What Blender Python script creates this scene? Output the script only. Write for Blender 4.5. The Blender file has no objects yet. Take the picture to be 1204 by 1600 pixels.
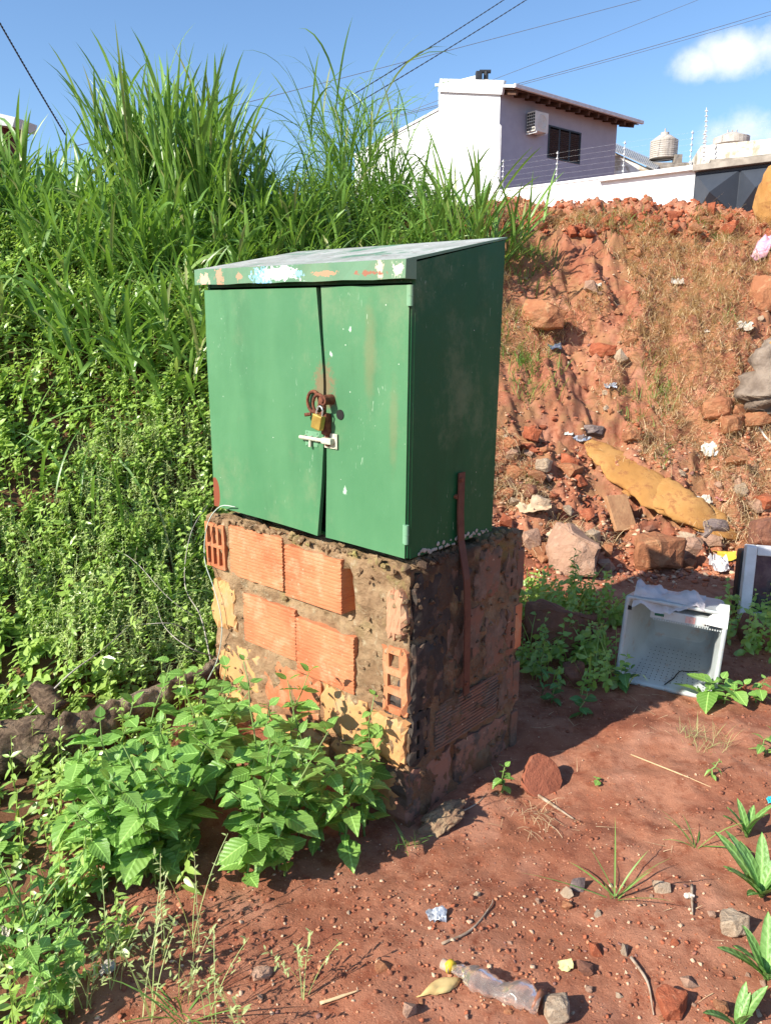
import bpy, bmesh, math, random
import numpy as np
from mathutils import Vector, Matrix
rad = math.radians
rng = np.random.default_rng(7); random.seed(7)
scene = bpy.context.scene
COL = scene.collection

# ---------------------------------------------------------------- camera, sky, sun, exposure
PITCH = 0.2335
EYE = np.array([0.0, 0.0, 1.6])
cam_d = bpy.data.cameras.new('camera'); cam = bpy.data.objects.new('camera', cam_d); COL.objects.link(cam)
cam.location = EYE; cam.rotation_euler = (math.pi/2 - PITCH, 0, 0)
cam_d.sensor_fit = 'VERTICAL'; cam_d.sensor_height = 24.0; cam_d.lens = 24.0*1200/1600
cam_d.clip_end = 3000; cam_d.clip_start = 0.05
scene.camera = cam
SUN_EL, SUN_ROT = rad(34), rad(235.5)
world = bpy.data.worlds.new('World'); scene.world = world; world.use_nodes = True
wn, wl = world.node_tree.nodes, world.node_tree.links
wn.clear()
sky = wn.new('ShaderNodeTexSky'); sky.sky_type = 'NISHITA'; sky.sun_disc = False
sky.sun_elevation = SUN_EL; sky.sun_rotation = SUN_ROT; sky.air_density = 1.0; sky.dust_density = 0.6; sky.ozone_density = 2.4
bg = wn.new('ShaderNodeBackground'); bg.inputs['Strength'].default_value = 0.102
wo = wn.new('ShaderNodeOutputWorld')
# a few small fair-weather clouds: soft lumps spread round the sky, shaped by noise
geo = wn.new('ShaderNodeTexCoord')
def wmath(op, a, b=None, clamp=False):
    n = wn.new('ShaderNodeMath'); n.operation = op; n.use_clamp = clamp
    for i, v in enumerate((a, b)):
        if v is None: continue
        if isinstance(v, (int, float)): n.inputs[i].default_value = v
        else: wl.new(v, n.inputs[i])
    return n.outputs[0]
def sky_dir(px, py):
    u, v = (px-602)/1200, (800-py)/1200
    d = Vector((u, math.cos(PITCH)+v*math.sin(PITCH), -math.sin(PITCH)+v*math.cos(PITCH))); return d.normalized()
wnz = wn.new('ShaderNodeTexNoise'); wnz.inputs['Scale'].default_value = 16; wnz.inputs['Detail'].default_value = 7; wnz.inputs['Roughness'].default_value = .62
wl.new(geo.outputs['Generated'], wnz.inputs['Vector'])
total = None
clouds = [(sky_dir(1150, 84), .045, 1.0), (sky_dir(1095, 100), .033, .8), (sky_dir(1200, 72), .045, .8), (sky_dir(1165, 208), .05, .55), (sky_dir(1215, 215), .04, .5),
          (Vector((.9, .3, .35)).normalized(), .12, .8), (Vector((-.9, .2, .3)).normalized(), .1, .7), (Vector((.3, -.9, .45)).normalized(), .14, .8),
          (Vector((-.4, -.8, .25)).normalized(), .1, .7), (Vector((.75, -.5, .3)).normalized(), .11, .8)]
for d, r, a in clouds:
    sub = wn.new('ShaderNodeVectorMath'); sub.operation = 'SUBTRACT'; wl.new(geo.outputs['Generated'], sub.inputs[0]); sub.inputs[1].default_value = d
    sc = wn.new('ShaderNodeVectorMath'); sc.operation = 'MULTIPLY'; wl.new(sub.outputs[0], sc.inputs[0]); sc.inputs[1].default_value = (1, 1, 1.9)
    ln = wn.new('ShaderNodeVectorMath'); ln.operation = 'LENGTH'; wl.new(sc.outputs[0], ln.inputs[0])
    t = wmath('SUBTRACT', 1.0, wmath('DIVIDE', ln.outputs['Value'], r*1.25), True)
    t = wmath('MULTIPLY', t, a)
    total = t if total is None else wmath('MAXIMUM', total, t)
cm = wmath('ADD', total, wmath('MULTIPLY', wmath('SUBTRACT', wnz.outputs['Fac'], .5), 1.5))
cm = wmath('MULTIPLY', wmath('SUBTRACT', cm, .12), 1.9, True)
cm = wmath('MULTIPLY', cm, wmath('MULTIPLY', total, 4.0, True), True)
cm = wmath('MULTIPLY', cm, .82)
wmix = wn.new('ShaderNodeMix'); wmix.data_type = 'RGBA'
tn = wn.new('ShaderNodeMix'); tn.data_type = 'RGBA'; tn.blend_type = 'MULTIPLY'; tn.inputs['Factor'].default_value = 1; wl.new(sky.outputs[0], tn.inputs['A']); tn.inputs['B'].default_value = (.92, 1.07, 1.2, 1)
wl.new(cm, wmix.inputs['Factor']); wl.new(tn.outputs['Result'], wmix.inputs['A']); wmix.inputs['B'].default_value = (6.6, 6.9, 7.4, 1)
wl.new(wmix.outputs['Result'], bg.inputs['Color']); wl.new(bg.outputs[0], wo.inputs['Surface'])
sun_d = bpy.data.lights.new('sun', 'SUN'); sun_d.energy = 5.0; sun_d.angle = rad(.5); sun_d.color = (1, .94, .82)
sun = bpy.data.objects.new('sun', sun_d); COL.objects.link(sun)
sdir = Vector((math.sin(SUN_ROT)*math.cos(SUN_EL), math.cos(SUN_ROT)*math.cos(SUN_EL), math.sin(SUN_EL)))
sun.rotation_euler = sdir.to_track_quat('Z', 'Y').to_euler(); sun.location = (-6, -5, 8)
scene.view_settings.view_transform = 'Standard'; scene.view_settings.look = 'None'
scene.view_settings.exposure = 0.78; scene.view_settings.gamma = 1; scene.view_settings.use_curve_mapping = False
scene.cycles.max_bounces = 6; scene.cycles.diffuse_bounces = 2; scene.cycles.transparent_max_bounces = 12

# ---------------------------------------------------------------- helpers
def ray(px, py):
    u, v = (px-602)/1200., (800-py)/1200.
    return np.array([u, math.cos(PITCH)+v*math.sin(PITCH), -math.sin(PITCH)+v*math.cos(PITCH)])
def at(px, py, Y):
    d = ray(px, py); return EYE + d*(Y/d[1])
class NZ:
    def __init__(s, seed):
        r = np.random.default_rng(seed); s.t = r.random((256, 256))
    def __call__(s, x, y):
        x = np.asarray(x, float); y = np.asarray(y, float)
        xi = np.floor(x).astype(int); yi = np.floor(y).astype(int); fx = x-xi; fy = y-yi
        fx = fx*fx*fx*(fx*(fx*6-15)+10); fy = fy*fy*fy*(fy*(fy*6-15)+10)
        a = s.t[xi & 255, yi & 255]; b = s.t[(xi+1) & 255, yi & 255]; c = s.t[xi & 255, (yi+1) & 255]; d = s.t[(xi+1) & 255, (yi+1) & 255]
        return (a*(1-fx)+b*fx)*(1-fy)+(c*(1-fx)+d*fx)*fy*1.0-.5
N1, N2, N3, N4, N5, N6, N7 = [NZ(i) for i in range(11, 18)]
def fbm(nz, x, y, f, o=4, g=.5):
    s = 0; a = 1
    for i in range(o):
        s = s+a*nz(np.asarray(x)*f+i*17.3, np.asarray(y)*f+i*9.1); f *= 2.03; a *= g
    return s
def tag(o, label=None, cat=None, group=None, kind=None):
    if label: o['label'] = label
    if cat: o['category'] = cat
    if group: o['group'] = group
    if kind: o['kind'] = kind
    return o
def empty(name, loc=(0, 0, 0), rot=(0, 0, 0)):
    o = bpy.data.objects.new(name, None); COL.objects.link(o); o.location = loc; o.rotation_euler = rot; o.empty_display_size = .1
    return o
def link(name, me, parent=None, m=None):
    o = bpy.data.objects.new(name, me); COL.objects.link(o)
    if m is not None and len(me.materials) == 0: me.materials.append(m)
    if parent is not None: o.parent = parent
    return o
def np_mesh(name, V, F, tint=None, smooth=False):
    V = np.asarray(V, np.float32); F = np.asarray(F, np.int32); k = F.shape[1]
    me = bpy.data.meshes.new(name); me.vertices.add(len(V)); me.vertices.foreach_set('co', V.ravel())
    me.loops.add(F.size); me.loops.foreach_set('vertex_index', F.ravel())
    me.polygons.add(len(F)); me.polygons.foreach_set('loop_start', np.arange(0, F.size, k, dtype=np.int32))
    me.polygons.foreach_set('loop_total', np.full(len(F), k, np.int32))
    if smooth: me.polygons.foreach_set('use_smooth', np.ones(len(F), bool))
    if tint is not None:
        at_ = me.attributes.new('tint', 'FLOAT', 'POINT'); at_.data.foreach_set('value', np.asarray(tint, np.float32).ravel())
    me.update(calc_edges=True); return me
def bm_mesh(name, bm, smooth=False):
    me = bpy.data.meshes.new(name); bm.normal_update(); bm.to_mesh(me); bm.free()
    if smooth: me.polygons.foreach_set('use_smooth', [True]*len(me.polygons))
    return me
def box(bm, x0, x1, y0, y1, z0, z1, M=None, bev=0):
    r = bmesh.ops.create_cube(bm, size=1)['verts']
    for v in r:
        v.co = Vector((x0+(v.co.x+.5)*(x1-x0), y0+(v.co.y+.5)*(y1-y0), z0+(v.co.z+.5)*(z1-z0)))
    if bev:
        es = list({e for v in r for e in v.link_edges})
        r2 = bmesh.ops.bevel(bm, geom=es, offset=bev, segments=2, affect='EDGES', profile=.6)
        r = list({v for f in r2['faces'] for v in f.verts} | {v for v in r if v.is_valid})
    if M is not None:
        for v in r: v.co = M @ v.co
    return r
def cyl(bm, p0, p1, r0, r1=None, n=10, caps=True):
    p0, p1 = Vector(p0), Vector(p1); r1 = r0 if r1 is None else r1
    d = p1-p0; M = Matrix.Translation((p0+p1)/2) @ d.to_track_quat('Z', 'Y').to_matrix().to_4x4()
    return bmesh.ops.create_cone(bm, cap_ends=caps, segments=n, radius1=r0, radius2=r1, depth=d.length, matrix=M)['verts']
def polyprism(bm, pts, off):
    a = [bm.verts.new(Vector(p)) for p in pts]; b = [bm.verts.new(Vector(p)+Vector(off)) for p in pts]
    n = len(pts); bm.faces.new(a); bm.faces.new(b[::-1])
    for i in range(n): bm.faces.new((a[i], b[i], b[(i+1) % n], a[(i+1) % n]))
def tube(pts, r, n=6, name='tube', smooth=True, nzamp=0, flat=1.0, seg=None, up=(0, 0, 1), seed=0):
    """lofted tube through pts (Catmull-Rom), r = radius list; flat squashes along 'up'"""
    P = np.array(pts, float); rr = np.array(r if np.ndim(r) else [r]*len(P), float)
    if seg:
        Q = np.vstack([2*P[0]-P[1], P, 2*P[-1]-P[-2]]); out = []; ro = []
        for i in range(1, len(Q)-2):
            for t in np.linspace(0, 1, seg, endpoint=False):
                out.append(.5*((2*Q[i])+(-Q[i-1]+Q[i+1])*t+(2*Q[i-1]-5*Q[i]+4*Q[i+1]-Q[i+2])*t*t+(-Q[i-1]+3*Q[i]-3*Q[i+1]+Q[i+2])*t**3))
                ro.append(rr[i-1]*(1-t)+rr[i]*t)
        out.append(P[-1]); ro.append(rr[-1]); P = np.array(out); rr = np.array(ro)
    T = np.gradient(P, axis=0); T /= np.linalg.norm(T, axis=1)[:, None]+1e-9
    U = np.array(up, float); S = np.cross(T, U); S /= np.linalg.norm(S, axis=1)[:, None]+1e-9; W = np.cross(S, T)
    a = np.arange(n)*2*math.pi/n; V = []
    r_ = np.random.default_rng(seed)
    off = r_.random()*50
    for i in range(len(P)):
        k = 1+nzamp*2*fbm(N3, np.cos(a)*1.1+off+i*.35, np.sin(a)*1.1+i*.21+off, 1.0, 3)
        V.append(P[i]+S[i]*(np.cos(a)*k*rr[i])[:, None]+W[i]*(np.sin(a)*k*rr[i]*flat)[:, None])
    V = np.vstack(V+[P[:1], P[-1:]]); m = len(P); F = []
    for i in range(m-1):
        for j in range(n): F.append((i*n+j, i*n+(j+1) % n, (i+1)*n+(j+1) % n, (i+1)*n+j))
    for j in range(n):
        F.append((m*n, (j+1) % n, j, m*n)); F.append((m*n+1, (m-1)*n+j, (m-1)*n+(j+1) % n, m*n+1))
    bm = bmesh.new(); vs = [bm.verts.new(v) for v in V]
    for f in F:
        f = [vs[q] for q in dict.fromkeys(f)]
        try: bm.faces.new(f)
        except ValueError: pass
    return bm_mesh(name, bm, smooth)

# ---------------------------------------------------------------- materials
class M_:
    def __init__(s, name):
        s.m = bpy.data.materials.new(name); s.m.use_nodes = True; s.n = s.m.node_tree.nodes; s.l = s.m.node_tree.links
        s.p = s.n['Principled BSDF']; s.o = s.n['Material Output']; s.tc = s.n.new('ShaderNodeTexCoord'); s.p.inputs['Specular IOR Level'].default_value = .3
    def set(s, sock, v):
        if hasattr(v, 'is_output'): s.l.new(v, sock)
        elif isinstance(v, tuple) and len(v) == 3 and sock.type == 'RGBA': sock.default_value = (*v, 1)
        else: sock.default_value = v
    def obj(s, scale=(1, 1, 1), loc=(0, 0, 0), rnd=False, src='Object'):
        mp = s.n.new('ShaderNodeMapping'); s.l.new(s.tc.outputs[src], mp.inputs[0]); mp.inputs['Scale'].default_value = scale; mp.inputs['Location'].default_value = loc
        if rnd:
            oi = s.n.new('ShaderNodeObjectInfo'); vm = s.n.new('ShaderNodeVectorMath'); vm.operation = 'ADD'
            c = s.n.new('ShaderNodeMath'); c.operation = 'MULTIPLY'; c.inputs[1].default_value = 37.; s.l.new(oi.outputs['Random'], c.inputs[0])
            s.l.new(mp.outputs[0], vm.inputs[0]); s.l.new(c.outputs[0], vm.inputs[1]); return vm.outputs[0]
        return mp.outputs[0]
    def noise(s, scale, detail=5, rough=.55, vec=None, dist=0):
        n = s.n.new('ShaderNodeTexNoise'); n.inputs['Scale'].default_value = scale; n.inputs['Detail'].default_value = detail
        n.inputs['Roughness'].default_value = rough; n.inputs['Distortion'].default_value = dist
        s.l.new(vec if vec is not None else s.tc.outputs['Object'], n.inputs['Vector']); return n.outputs['Fac']
    def voro(s, scale, vec=None, feat='F1', out='Distance', rnd=1):
        n = s.n.new('ShaderNodeTexVoronoi'); n.feature = feat; n.inputs['Scale'].default_value = scale; n.inputs['Randomness'].default_value = rnd
        s.l.new(vec if vec is not None else s.tc.outputs['Object'], n.inputs['Vector']); return n.outputs[out]
    def math(s, op, a, b=0, clamp=False):
        n = s.n.new('ShaderNodeMath'); n.operation = op; n.use_clamp = clamp; s.set(n.inputs[0], a); s.set(n.inputs[1], b); return n.outputs[0]
    def step(s, v, lo, hi):
        n = s.n.new('ShaderNodeMapRange'); n.interpolation_type = 'SMOOTHSTEP'; s.set(n.inputs['Value'], v)
        n.inputs['From Min'].default_value = lo; n.inputs['From Max'].default_value = hi; return n.outputs[0]
    def mix(s, f, a, b, mode='MIX'):
        n = s.n.new('ShaderNodeMix'); n.data_type = 'RGBA'; n.blend_type = mode; s.set(n.inputs['Factor'], f); s.set(n.inputs['A'], a); s.set(n.inputs['B'], b); return n.outputs['Result']
    def attr(s, name, out='Fac'):
        n = s.n.new('ShaderNodeAttribute'); n.attribute_name = name; return n.outputs[out]
    def rand(s):
        return s.n.new('ShaderNodeObjectInfo').outputs['Random']
    def xyz(s, src='Object'):
        n = s.n.new('ShaderNodeSeparateXYZ'); s.l.new(s.tc.outputs[src], n.inputs[0]); return n.outputs
    def color(s, c): s.set(s.p.inputs['Base Color'], c); return s
    def rough(s, r): s.set(s.p.inputs['Roughness'], r); return s
    def spec(s, r): s.set(s.p.inputs['Specular IOR Level'], r); return s
    def bump(s, h, strength=.5, dist=.01):
        n = s.n.new('ShaderNodeBump'); n.inputs['Strength'].default_value = strength; n.inputs['Distance'].default_value = dist
        s.set(n.inputs['Height'], h); s.l.new(n.outputs[0], s.p.inputs['Normal']); return s
    def blob(s, cx, cz, rx, rz, ns=18, amp=.6, soft=.25, xyz=None):
        """1 inside a ragged patch centred (cx,cz) in the object's own x,z"""
        q = s.xyz() if xyz is None else xyz
        a = s.math('DIVIDE', s.math('SUBTRACT', q[0], cx), rx); b = s.math('DIVIDE', s.math('SUBTRACT', q[2], cz), rz)
        d = s.math('SQRT', s.math('ADD', s.math('MULTIPLY', a, a), s.math('MULTIPLY', b, b)))
        d = s.math('ADD', d, s.math('MULTIPLY', s.math('SUBTRACT', s.noise(ns, 6, .7), .5), amp*4))
        return s.math('SUBTRACT', 1.0, s.step(d, 1-soft, 1+soft))
def simple(name, a, b, ns=8, rough=.8, bs=40, bstr=.3, bd=.004, spec=.3, rnd=False, metal=0):
    m = M_(name); v = m.obj(rnd=rnd) if rnd else None
    m.color(m.mix(m.step(m.noise(ns, 6, .6, v), .35, .65), a, b)).rough(rough).spec(spec)
    if bstr: m.bump(m.noise(bs, 6, .6, v), bstr, bd)
    m.p.inputs['Metallic'].default_value = metal
    return m.m
def leafmat(name, dark, light, tip=None, trans=.28, rough=.42, obj=False, spec=.45, dry=None):
    m = M_(name)
    t = m.rand() if obj else m.attr('tint')
    c = m.mix(m.step(t, 0, 1), dark, light)
    if dry: c = m.mix(m.step(t, .90, .95), c, dry)
    c = m.mix(m.math('MULTIPLY', m.noise(45, 3, .6), .5), c, tuple(min(1, x*1.5+.01) for x in light))
    m.color(c).rough(rough).spec(spec)
    if obj:
        # paler midrib and side veins following the blade's own axes
        q = m.xyz(); ab = m.math('ABSOLUTE', q[1])
        c = m.mix(m.math('SUBTRACT', 1, m.step(ab, .008, .028)), c, tuple(min(1, x*2.0+.03) for x in light))
        w = m.math('SINE', m.math('MULTIPLY', m.math('SUBTRACT', q[0], m.math('MULTIPLY', ab, .8)), 44.))
        c = m.mix(m.math('MULTIPLY', m.step(w, .7, 1), .35), c, tuple(min(1, x*1.6+.02) for x in light))
        m.color(c)
        m.bump(m.math('ADD', m.math('MULTIPLY', w, .5), m.noise(30, 3, .6)), .2, .02)
    tr = m.n.new('ShaderNodeBsdfTranslucent'); tc = m.mix(.5, c, (light[0]*1.9, light[1]*1.9, light[2]*.6), 'MIX'); m.l.new(tc, tr.inputs['Color'])
    mx = m.n.new('ShaderNodeMixShader'); mx.inputs[0].default_value = trans
    m.l.new(m.p.outputs[0], mx.inputs[1]); m.l.new(tr.outputs[0], mx.inputs[2]); m.l.new(mx.outputs[0], m.o.inputs['Surface'])
    return m.m

def soil_material():
    m = M_('red_soil'); P = m.tc.outputs['Object']
    c = m.mix(m.step(m.noise(1.7, 5, .6), .38, .62), (.31, .118, .066), (.40, .178, .108))
    c = m.mix(m.step(m.noise(14, 6, .7), .45, .7), c, (.24, .075, .04))
    c = m.mix(m.math('MULTIPLY', m.step(m.noise(3.1, 5, .6, m.obj(loc=(4, 2, 0))), .52, .64), .7), c, (.24, .082, .048))
    c = m.mix(m.math('MULTIPLY', m.step(m.noise(2.3, 4, .6, m.obj(loc=(9, 1, 0))), .54, .66), .6), c, (.47, .235, .155))
    c = m.mix(m.step(m.noise(60, 4, .7), .58, .72), c, (.52, .235, .14))
    c = m.mix(m.math('MULTIPLY', m.math('SUBTRACT', 1, m.step(m.voro(170), .06, .2)), m.step(m.noise(9, 3), .48, .6)), c, (.56, .32, .2))
    # looser, browner earth with rotted straw on the bank; dark humus under the weeds
    c = m.mix(m.math('MULTIPLY', m.attr('bank'), m.step(m.noise(5, 6, .65), .42, .62)), c, (.31, .155, .078))
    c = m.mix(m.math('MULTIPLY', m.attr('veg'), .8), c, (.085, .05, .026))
    m.color(c).rough(.95).spec(.12)
    h = m.math('ADD', m.noise(40, 8, .75), m.math('MULTIPLY', m.noise(210, 4, .7), .35)); m.bump(h, .7, .012)
    return m.m
SOIL = soil_material()

# ---------------------------------------------------------------- terrain
def toe(x): return np.interp(x, [-6, -2.5, -1.3, -.8, 0, .8, 1.5, 2.6, 5], [1.6, 2.2, 2.75, 3.4, 4.1, 4.6, 4.85, 4.9, 4.8])
def crest(x): return np.interp(x, [-6, -2, -.8, .5, 1.5, 3, 6], [6.4, 6.9, 7.2, 7.8, 8.1, 8.2, 8.0])
def height(x, y, fine=True):
    x = np.asarray(x, float); y = np.asarray(y, float)
    a, b = toe(x), crest(x); zc = 1.6+.139*b
    t = np.clip((y-a)/(b-a), 0, 1); right = np.clip((x-.3)/1.0, 0, 1)
    f = t+.045*np.sin(2*np.pi*t)*-1
    f = f*(1-.0*right)
    base = np.where(y < a, .09*np.clip(1-(a-y)/1.8, 0, 1)**2, .09+(zc-.09)*f)
    far = np.clip((y-b)/6, 0, 1); base = base+far*.1
    on = np.clip((y-a+.3)/.7, 0, 1)*np.clip((b+.5-y)/.6, 0, 1)
    h = base+on*(.20*fbm(N1, x, y, 1.05, 2)+.15*(np.abs(fbm(N2, x, y, 2.6, 4, .6))*-2+.4)*right+.05*fbm(N3, x, y, 5, 3)+.06*(np.abs(fbm(N5, x+3, y, 6.5, 3, .6))*-2+.35)*right)
    # gullies and a smooth bulge on the bare right bank
    def g(cx, cy, rx, ry, amp, ang=0):
        dx, dy = x-cx, y-cy; c, s = math.cos(ang), math.sin(ang); u = (dx*c+dy*s)/rx; v = (-dx*s+dy*c)/ry
        return amp*np.exp(-(u*u+v*v))
    h = h+g(1.62, 6.15, .10, .40, -.13, .25)+.05*on*right*np.abs(N4(x*2.3+5, y*3.3))*np.sign(N5(x*1.5, y*4))+g(2.0, 7.25, .35, .4, .13)+g(2.55, 6.55, .5, .25, .10)+g(1.25, 6.0, .3, .3, .10)+g(3.0, 5.9, .4, .2, .1)+g(2.35, 6.75, .12, .3, -.12)
    near = np.clip((a-y)/.5, 0, 1)*np.clip(1-(np.abs(x)-6)/3, 0, 1)
    h = h+near*(.028*fbm(N4, x, y, 1.6, 3)+.020*fbm(N5, x, y, 6, 2))
    h = h+.10*np.exp(-(((x+.95)/.55)**2+((y-2.2)/.6)**2))*.6
    h = h-.055*np.exp(-(((x-.05)/.35)**2+((y-2.2)/.3)**2))-.02*np.exp(-(((x-.75)/.45)**2+((y-2.35)/.35)**2))
    if fine:
        k = np.clip(1-(y-9)/3, 0, 1)*np.clip(1-(np.abs(x)-5)/2, 0, 1)
        h = h+k*(.0075*fbm(N6, x, y, 22, 3, .6)+on*.042*fbm(N7, x, y, 11, 4, .62))
        cl = fbm(N2, x, y, 30, 2); h = h+k*.010*np.clip(cl-.22, 0, 1)
    return h
def H(x, y): return float(height(x, y))
def G(px, py, dz=0.0):
    """ground point seen at a pixel"""
    d = ray(px, py); t = np.linspace(1.2, 14, 2600); X = EYE[0]+d[0]*t; Y = EYE[1]+d[1]*t; Z = EYE[2]+d[2]*t
    k = np.where(Z < height(X, Y, False)+dz)[0]
    if len(k) == 0: return np.array([X[-1], Y[-1], H(X[-1], Y[-1])])
    k = k[0]; return np.array([X[k], Y[k], H(X[k], Y[k])])
def gnorm(x, y, e=.05):
    n = Vector((-(H(x+e, y)-H(x-e, y))/(2*e), -(H(x, y+e)-H(x, y-e))/(2*e), 1)); return n.normalized()
def graded(lo, f0, f1, hi, step, n):
    a = np.arange(f0, f1, step); g = np.geomspace(step*1.5, hi-f1, n); l = np.geomspace(step*1.5, f0-lo, n)
    return np.concatenate([(f0-l)[::-1], a, f1+g])
xs = graded(-900, -2.6, 4.4, 900, .0165, 40); ys = graded(-900, 1.1, 8.8, 1500, .0165, 40)
X, Y = np.meshgrid(xs, ys); Z = height(X, Y)
nx, ny = len(xs), len(ys)
idx = np.arange(nx*ny).reshape(ny, nx)
F = np.stack([idx[:-1, :-1], idx[:-1, 1:], idx[1:, 1:], idx[1:, :-1]], -1).reshape(-1, 4)
me = np_mesh('ground', np.stack([X, Y, Z], -1).reshape(-1, 3), F, smooth=True)
vegm = np.clip((-X+.25+.25*fbm(N3, X, Y, 3, 3))*3, 0, 1)*np.clip((Y-toe(X)+.15+.3*fbm(N2, X, Y, 3, 2))*4, 0, 1)
vegm = np.maximum(vegm, np.clip((-.75+.3*fbm(N4, X, Y, 3)-X)*4, 0, 1)*np.clip((Y-1.0)*2, 0, 1)*.9)
bank = np.clip((X-.4)*3, 0, 1)*np.clip((Y-toe(X))*3, 0, 1)*np.clip((crest(X)-Y)*2, 0, 1)
for nm, arr in (('veg', vegm), ('bank', bank)):
    a_ = me.attributes.new(nm, 'FLOAT', 'POINT'); a_.data.foreach_set('value', arr.astype(np.float32).ravel())
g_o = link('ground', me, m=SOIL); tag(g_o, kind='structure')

# ---------------------------------------------------------------- batches (leaves, blades, stones in one mesh)
def rotm(phi, pitch, roll):
    cp, sp = np.cos(phi), np.sin(phi); ct, st = np.cos(pitch), np.sin(pitch); cr, sr = np.cos(roll), np.sin(roll)
    n = len(phi); Z_ = np.zeros(n); O_ = np.ones(n)
    Rz = np.stack([cp, -sp, Z_, sp, cp, Z_, Z_, Z_, O_], -1).reshape(n, 3, 3)
    Ry = np.stack([ct, Z_, -st, Z_, O_, Z_, st, Z_, ct], -1).reshape(n, 3, 3)   # positive pitch lifts +x
    Rx = np.stack([O_, Z_, Z_, Z_, cr, -sr, Z_, sr, cr], -1).reshape(n, 3, 3)
    return Rz @ Ry @ Rx
def inst(T, FT, pos, Rm, size, tint):
    size = np.asarray(size); size = size[:, None, None] if size.ndim == 1 else size[:, None, :]
    V = np.einsum('nij,nkj->nki', Rm, T[None]*size)+pos[:, None, :]
    n, k = len(pos), len(T); Fo = (FT[None]+(np.arange(n)*k)[:, None, None]).reshape(-1, FT.shape[1])
    return V.reshape(-1, 3), Fo, np.repeat(tint, k)
def leaf_T(wid=.3, fold=.08, droop=.15, n=3, power=.8):
    """simple folded leaf, length 1 along x: quads both sides of midrib"""
    V = []; 
    for i in range(n+1):
        x = i/n; w = wid*math.sin(math.pi*min(1, x**power*.97+.03))**.9 if 0 < i < n else (.02 if i == 0 else .0)
        z = -droop*x*x; V += [(x, w, z+fold*w*3), (x, 0, z), (x, -w, z+fold*w*3)]
    F = []
    for i in range(n):
        a = i*3; F += [(a, a+1, a+4, a+3), (a+1, a+2, a+5, a+4)]
    return np.array(V)
def blades(base, phi, th0, kap, L, W, S=7, fold=.25, twist=None, tint=None, pw=1.6, shape='grass'):
    n = len(base); t = (np.arange(S)+.5)/S
    th = th0[:, None]+kap[:, None]*t[None]**pw
    dl = L[:, None]/S; r = np.concatenate([np.zeros((n, 1)), np.cumsum(np.sin(th)*dl, 1)], 1); z = np.concatenate([np.zeros((n, 1)), np.cumsum(np.cos(th)*dl, 1)], 1)
    P = np.stack([base[:, 0:1]+r*np.cos(phi)[:, None], base[:, 1:2]+r*np.sin(phi)[:, None], base[:, 2:3]+z], -1)
    tt = np.arange(S+1)/S
    prof = {'grass': (.45+.55*np.sin(np.minimum(tt*1.6, 1.57)))*(1-tt**2.2), 'thin': 1-tt*.75, 'stalk': 1-tt*.5}[shape]
    w = W[:, None]*prof[None]*.5
    tw = (np.zeros(n) if twist is None else twist)[:, None]*tt[None]
    side = np.stack([-np.sin(phi), np.cos(phi), np.zeros(n)], -1)[:, None, :]
    thn = np.concatenate([th, th[:, -1:]], 1)
    nor = np.stack([-np.cos(thn)*np.cos(phi)[:, None], -np.cos(thn)*np.sin(phi)[:, None], np.sin(thn)], -1)
    sd = side*np.cos(tw)[..., None]+nor*np.sin(tw)[..., None]
    up = nor*np.cos(tw)[..., None]-side*np.sin(tw)[..., None]
    A = P+sd*w[..., None]+up*(w*fold)[..., None]; B = P-sd*w[..., None]+up*(w*fold)[..., None]
    if fold > 0:
        V = np.stack([A, P, B], 2).reshape(n, -1, 3); k = 3*(S+1)
        f = np.array([q for i in range(S) for q in ((i*3, i*3+1, i*3+4, i*3+3), (i*3+1, i*3+2, i*3+5, i*3+4))])
    else:
        V = np.stack([A, B], 2).reshape(n, -1, 3); k = 2*(S+1)
        f = np.array([(i*2, i*2+1, i*2+3, i*2+2) for i in range(S)])
    Fo = (f[None]+(np.arange(n)*k)[:, None, None]).reshape(-1, 4)
    tint = rng.random(n) if tint is None else tint
    return V.reshape(-1, 3), Fo, np.repeat(tint, k)
def join(parts):
    V, F, T, o = [], [], [], 0
    for v, f, t in parts:
        V.append(v); F.append(f+o); T.append(t); o += len(v)
    return np.vstack(V), np.vstack(F), np.concatenate(T)
def U(a, b, n): return rng.uniform(a, b, n)

GRASS = leafmat('tall_grass_blades', (.06, .145, .02), (.19, .33, .07), trans=.33, rough=.36, spec=.5, dry=(.34, .29, .14))
WEED = leafmat('weed_leaves', (.15, .28, .035), (.33, .46, .11), trans=.32, rough=.34, spec=.7)
WISP = leafmat('wispy_grass', (.27, .40, .12), (.46, .52, .24), trans=.35, rough=.5, dry=(.42, .36, .2))
BROAD = leafmat('nettle_leaf', (.085, .21, .03), (.21, .37, .08), obj=True, trans=.28, rough=.38, spec=.5)
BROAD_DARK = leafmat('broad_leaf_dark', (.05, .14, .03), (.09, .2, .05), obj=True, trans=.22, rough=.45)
STEM = simple('green_stem', (.14, .24, .05), (.22, .28, .1), 20, .6, bstr=0)
STRAWM = leafmat('dry_straw', (.48, .31, .17), (.72, .54, .33), trans=.12, rough=.75, spec=.15)
TWIG = simple('dry_twig', (.25, .16, .10), (.42, .33, .25), 30, .85, 90, .4)
GREYTWIG = simple('grey_twig', (.32, .28, .23), (.48, .44, .38), 30, .85, 90, .4)

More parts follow.
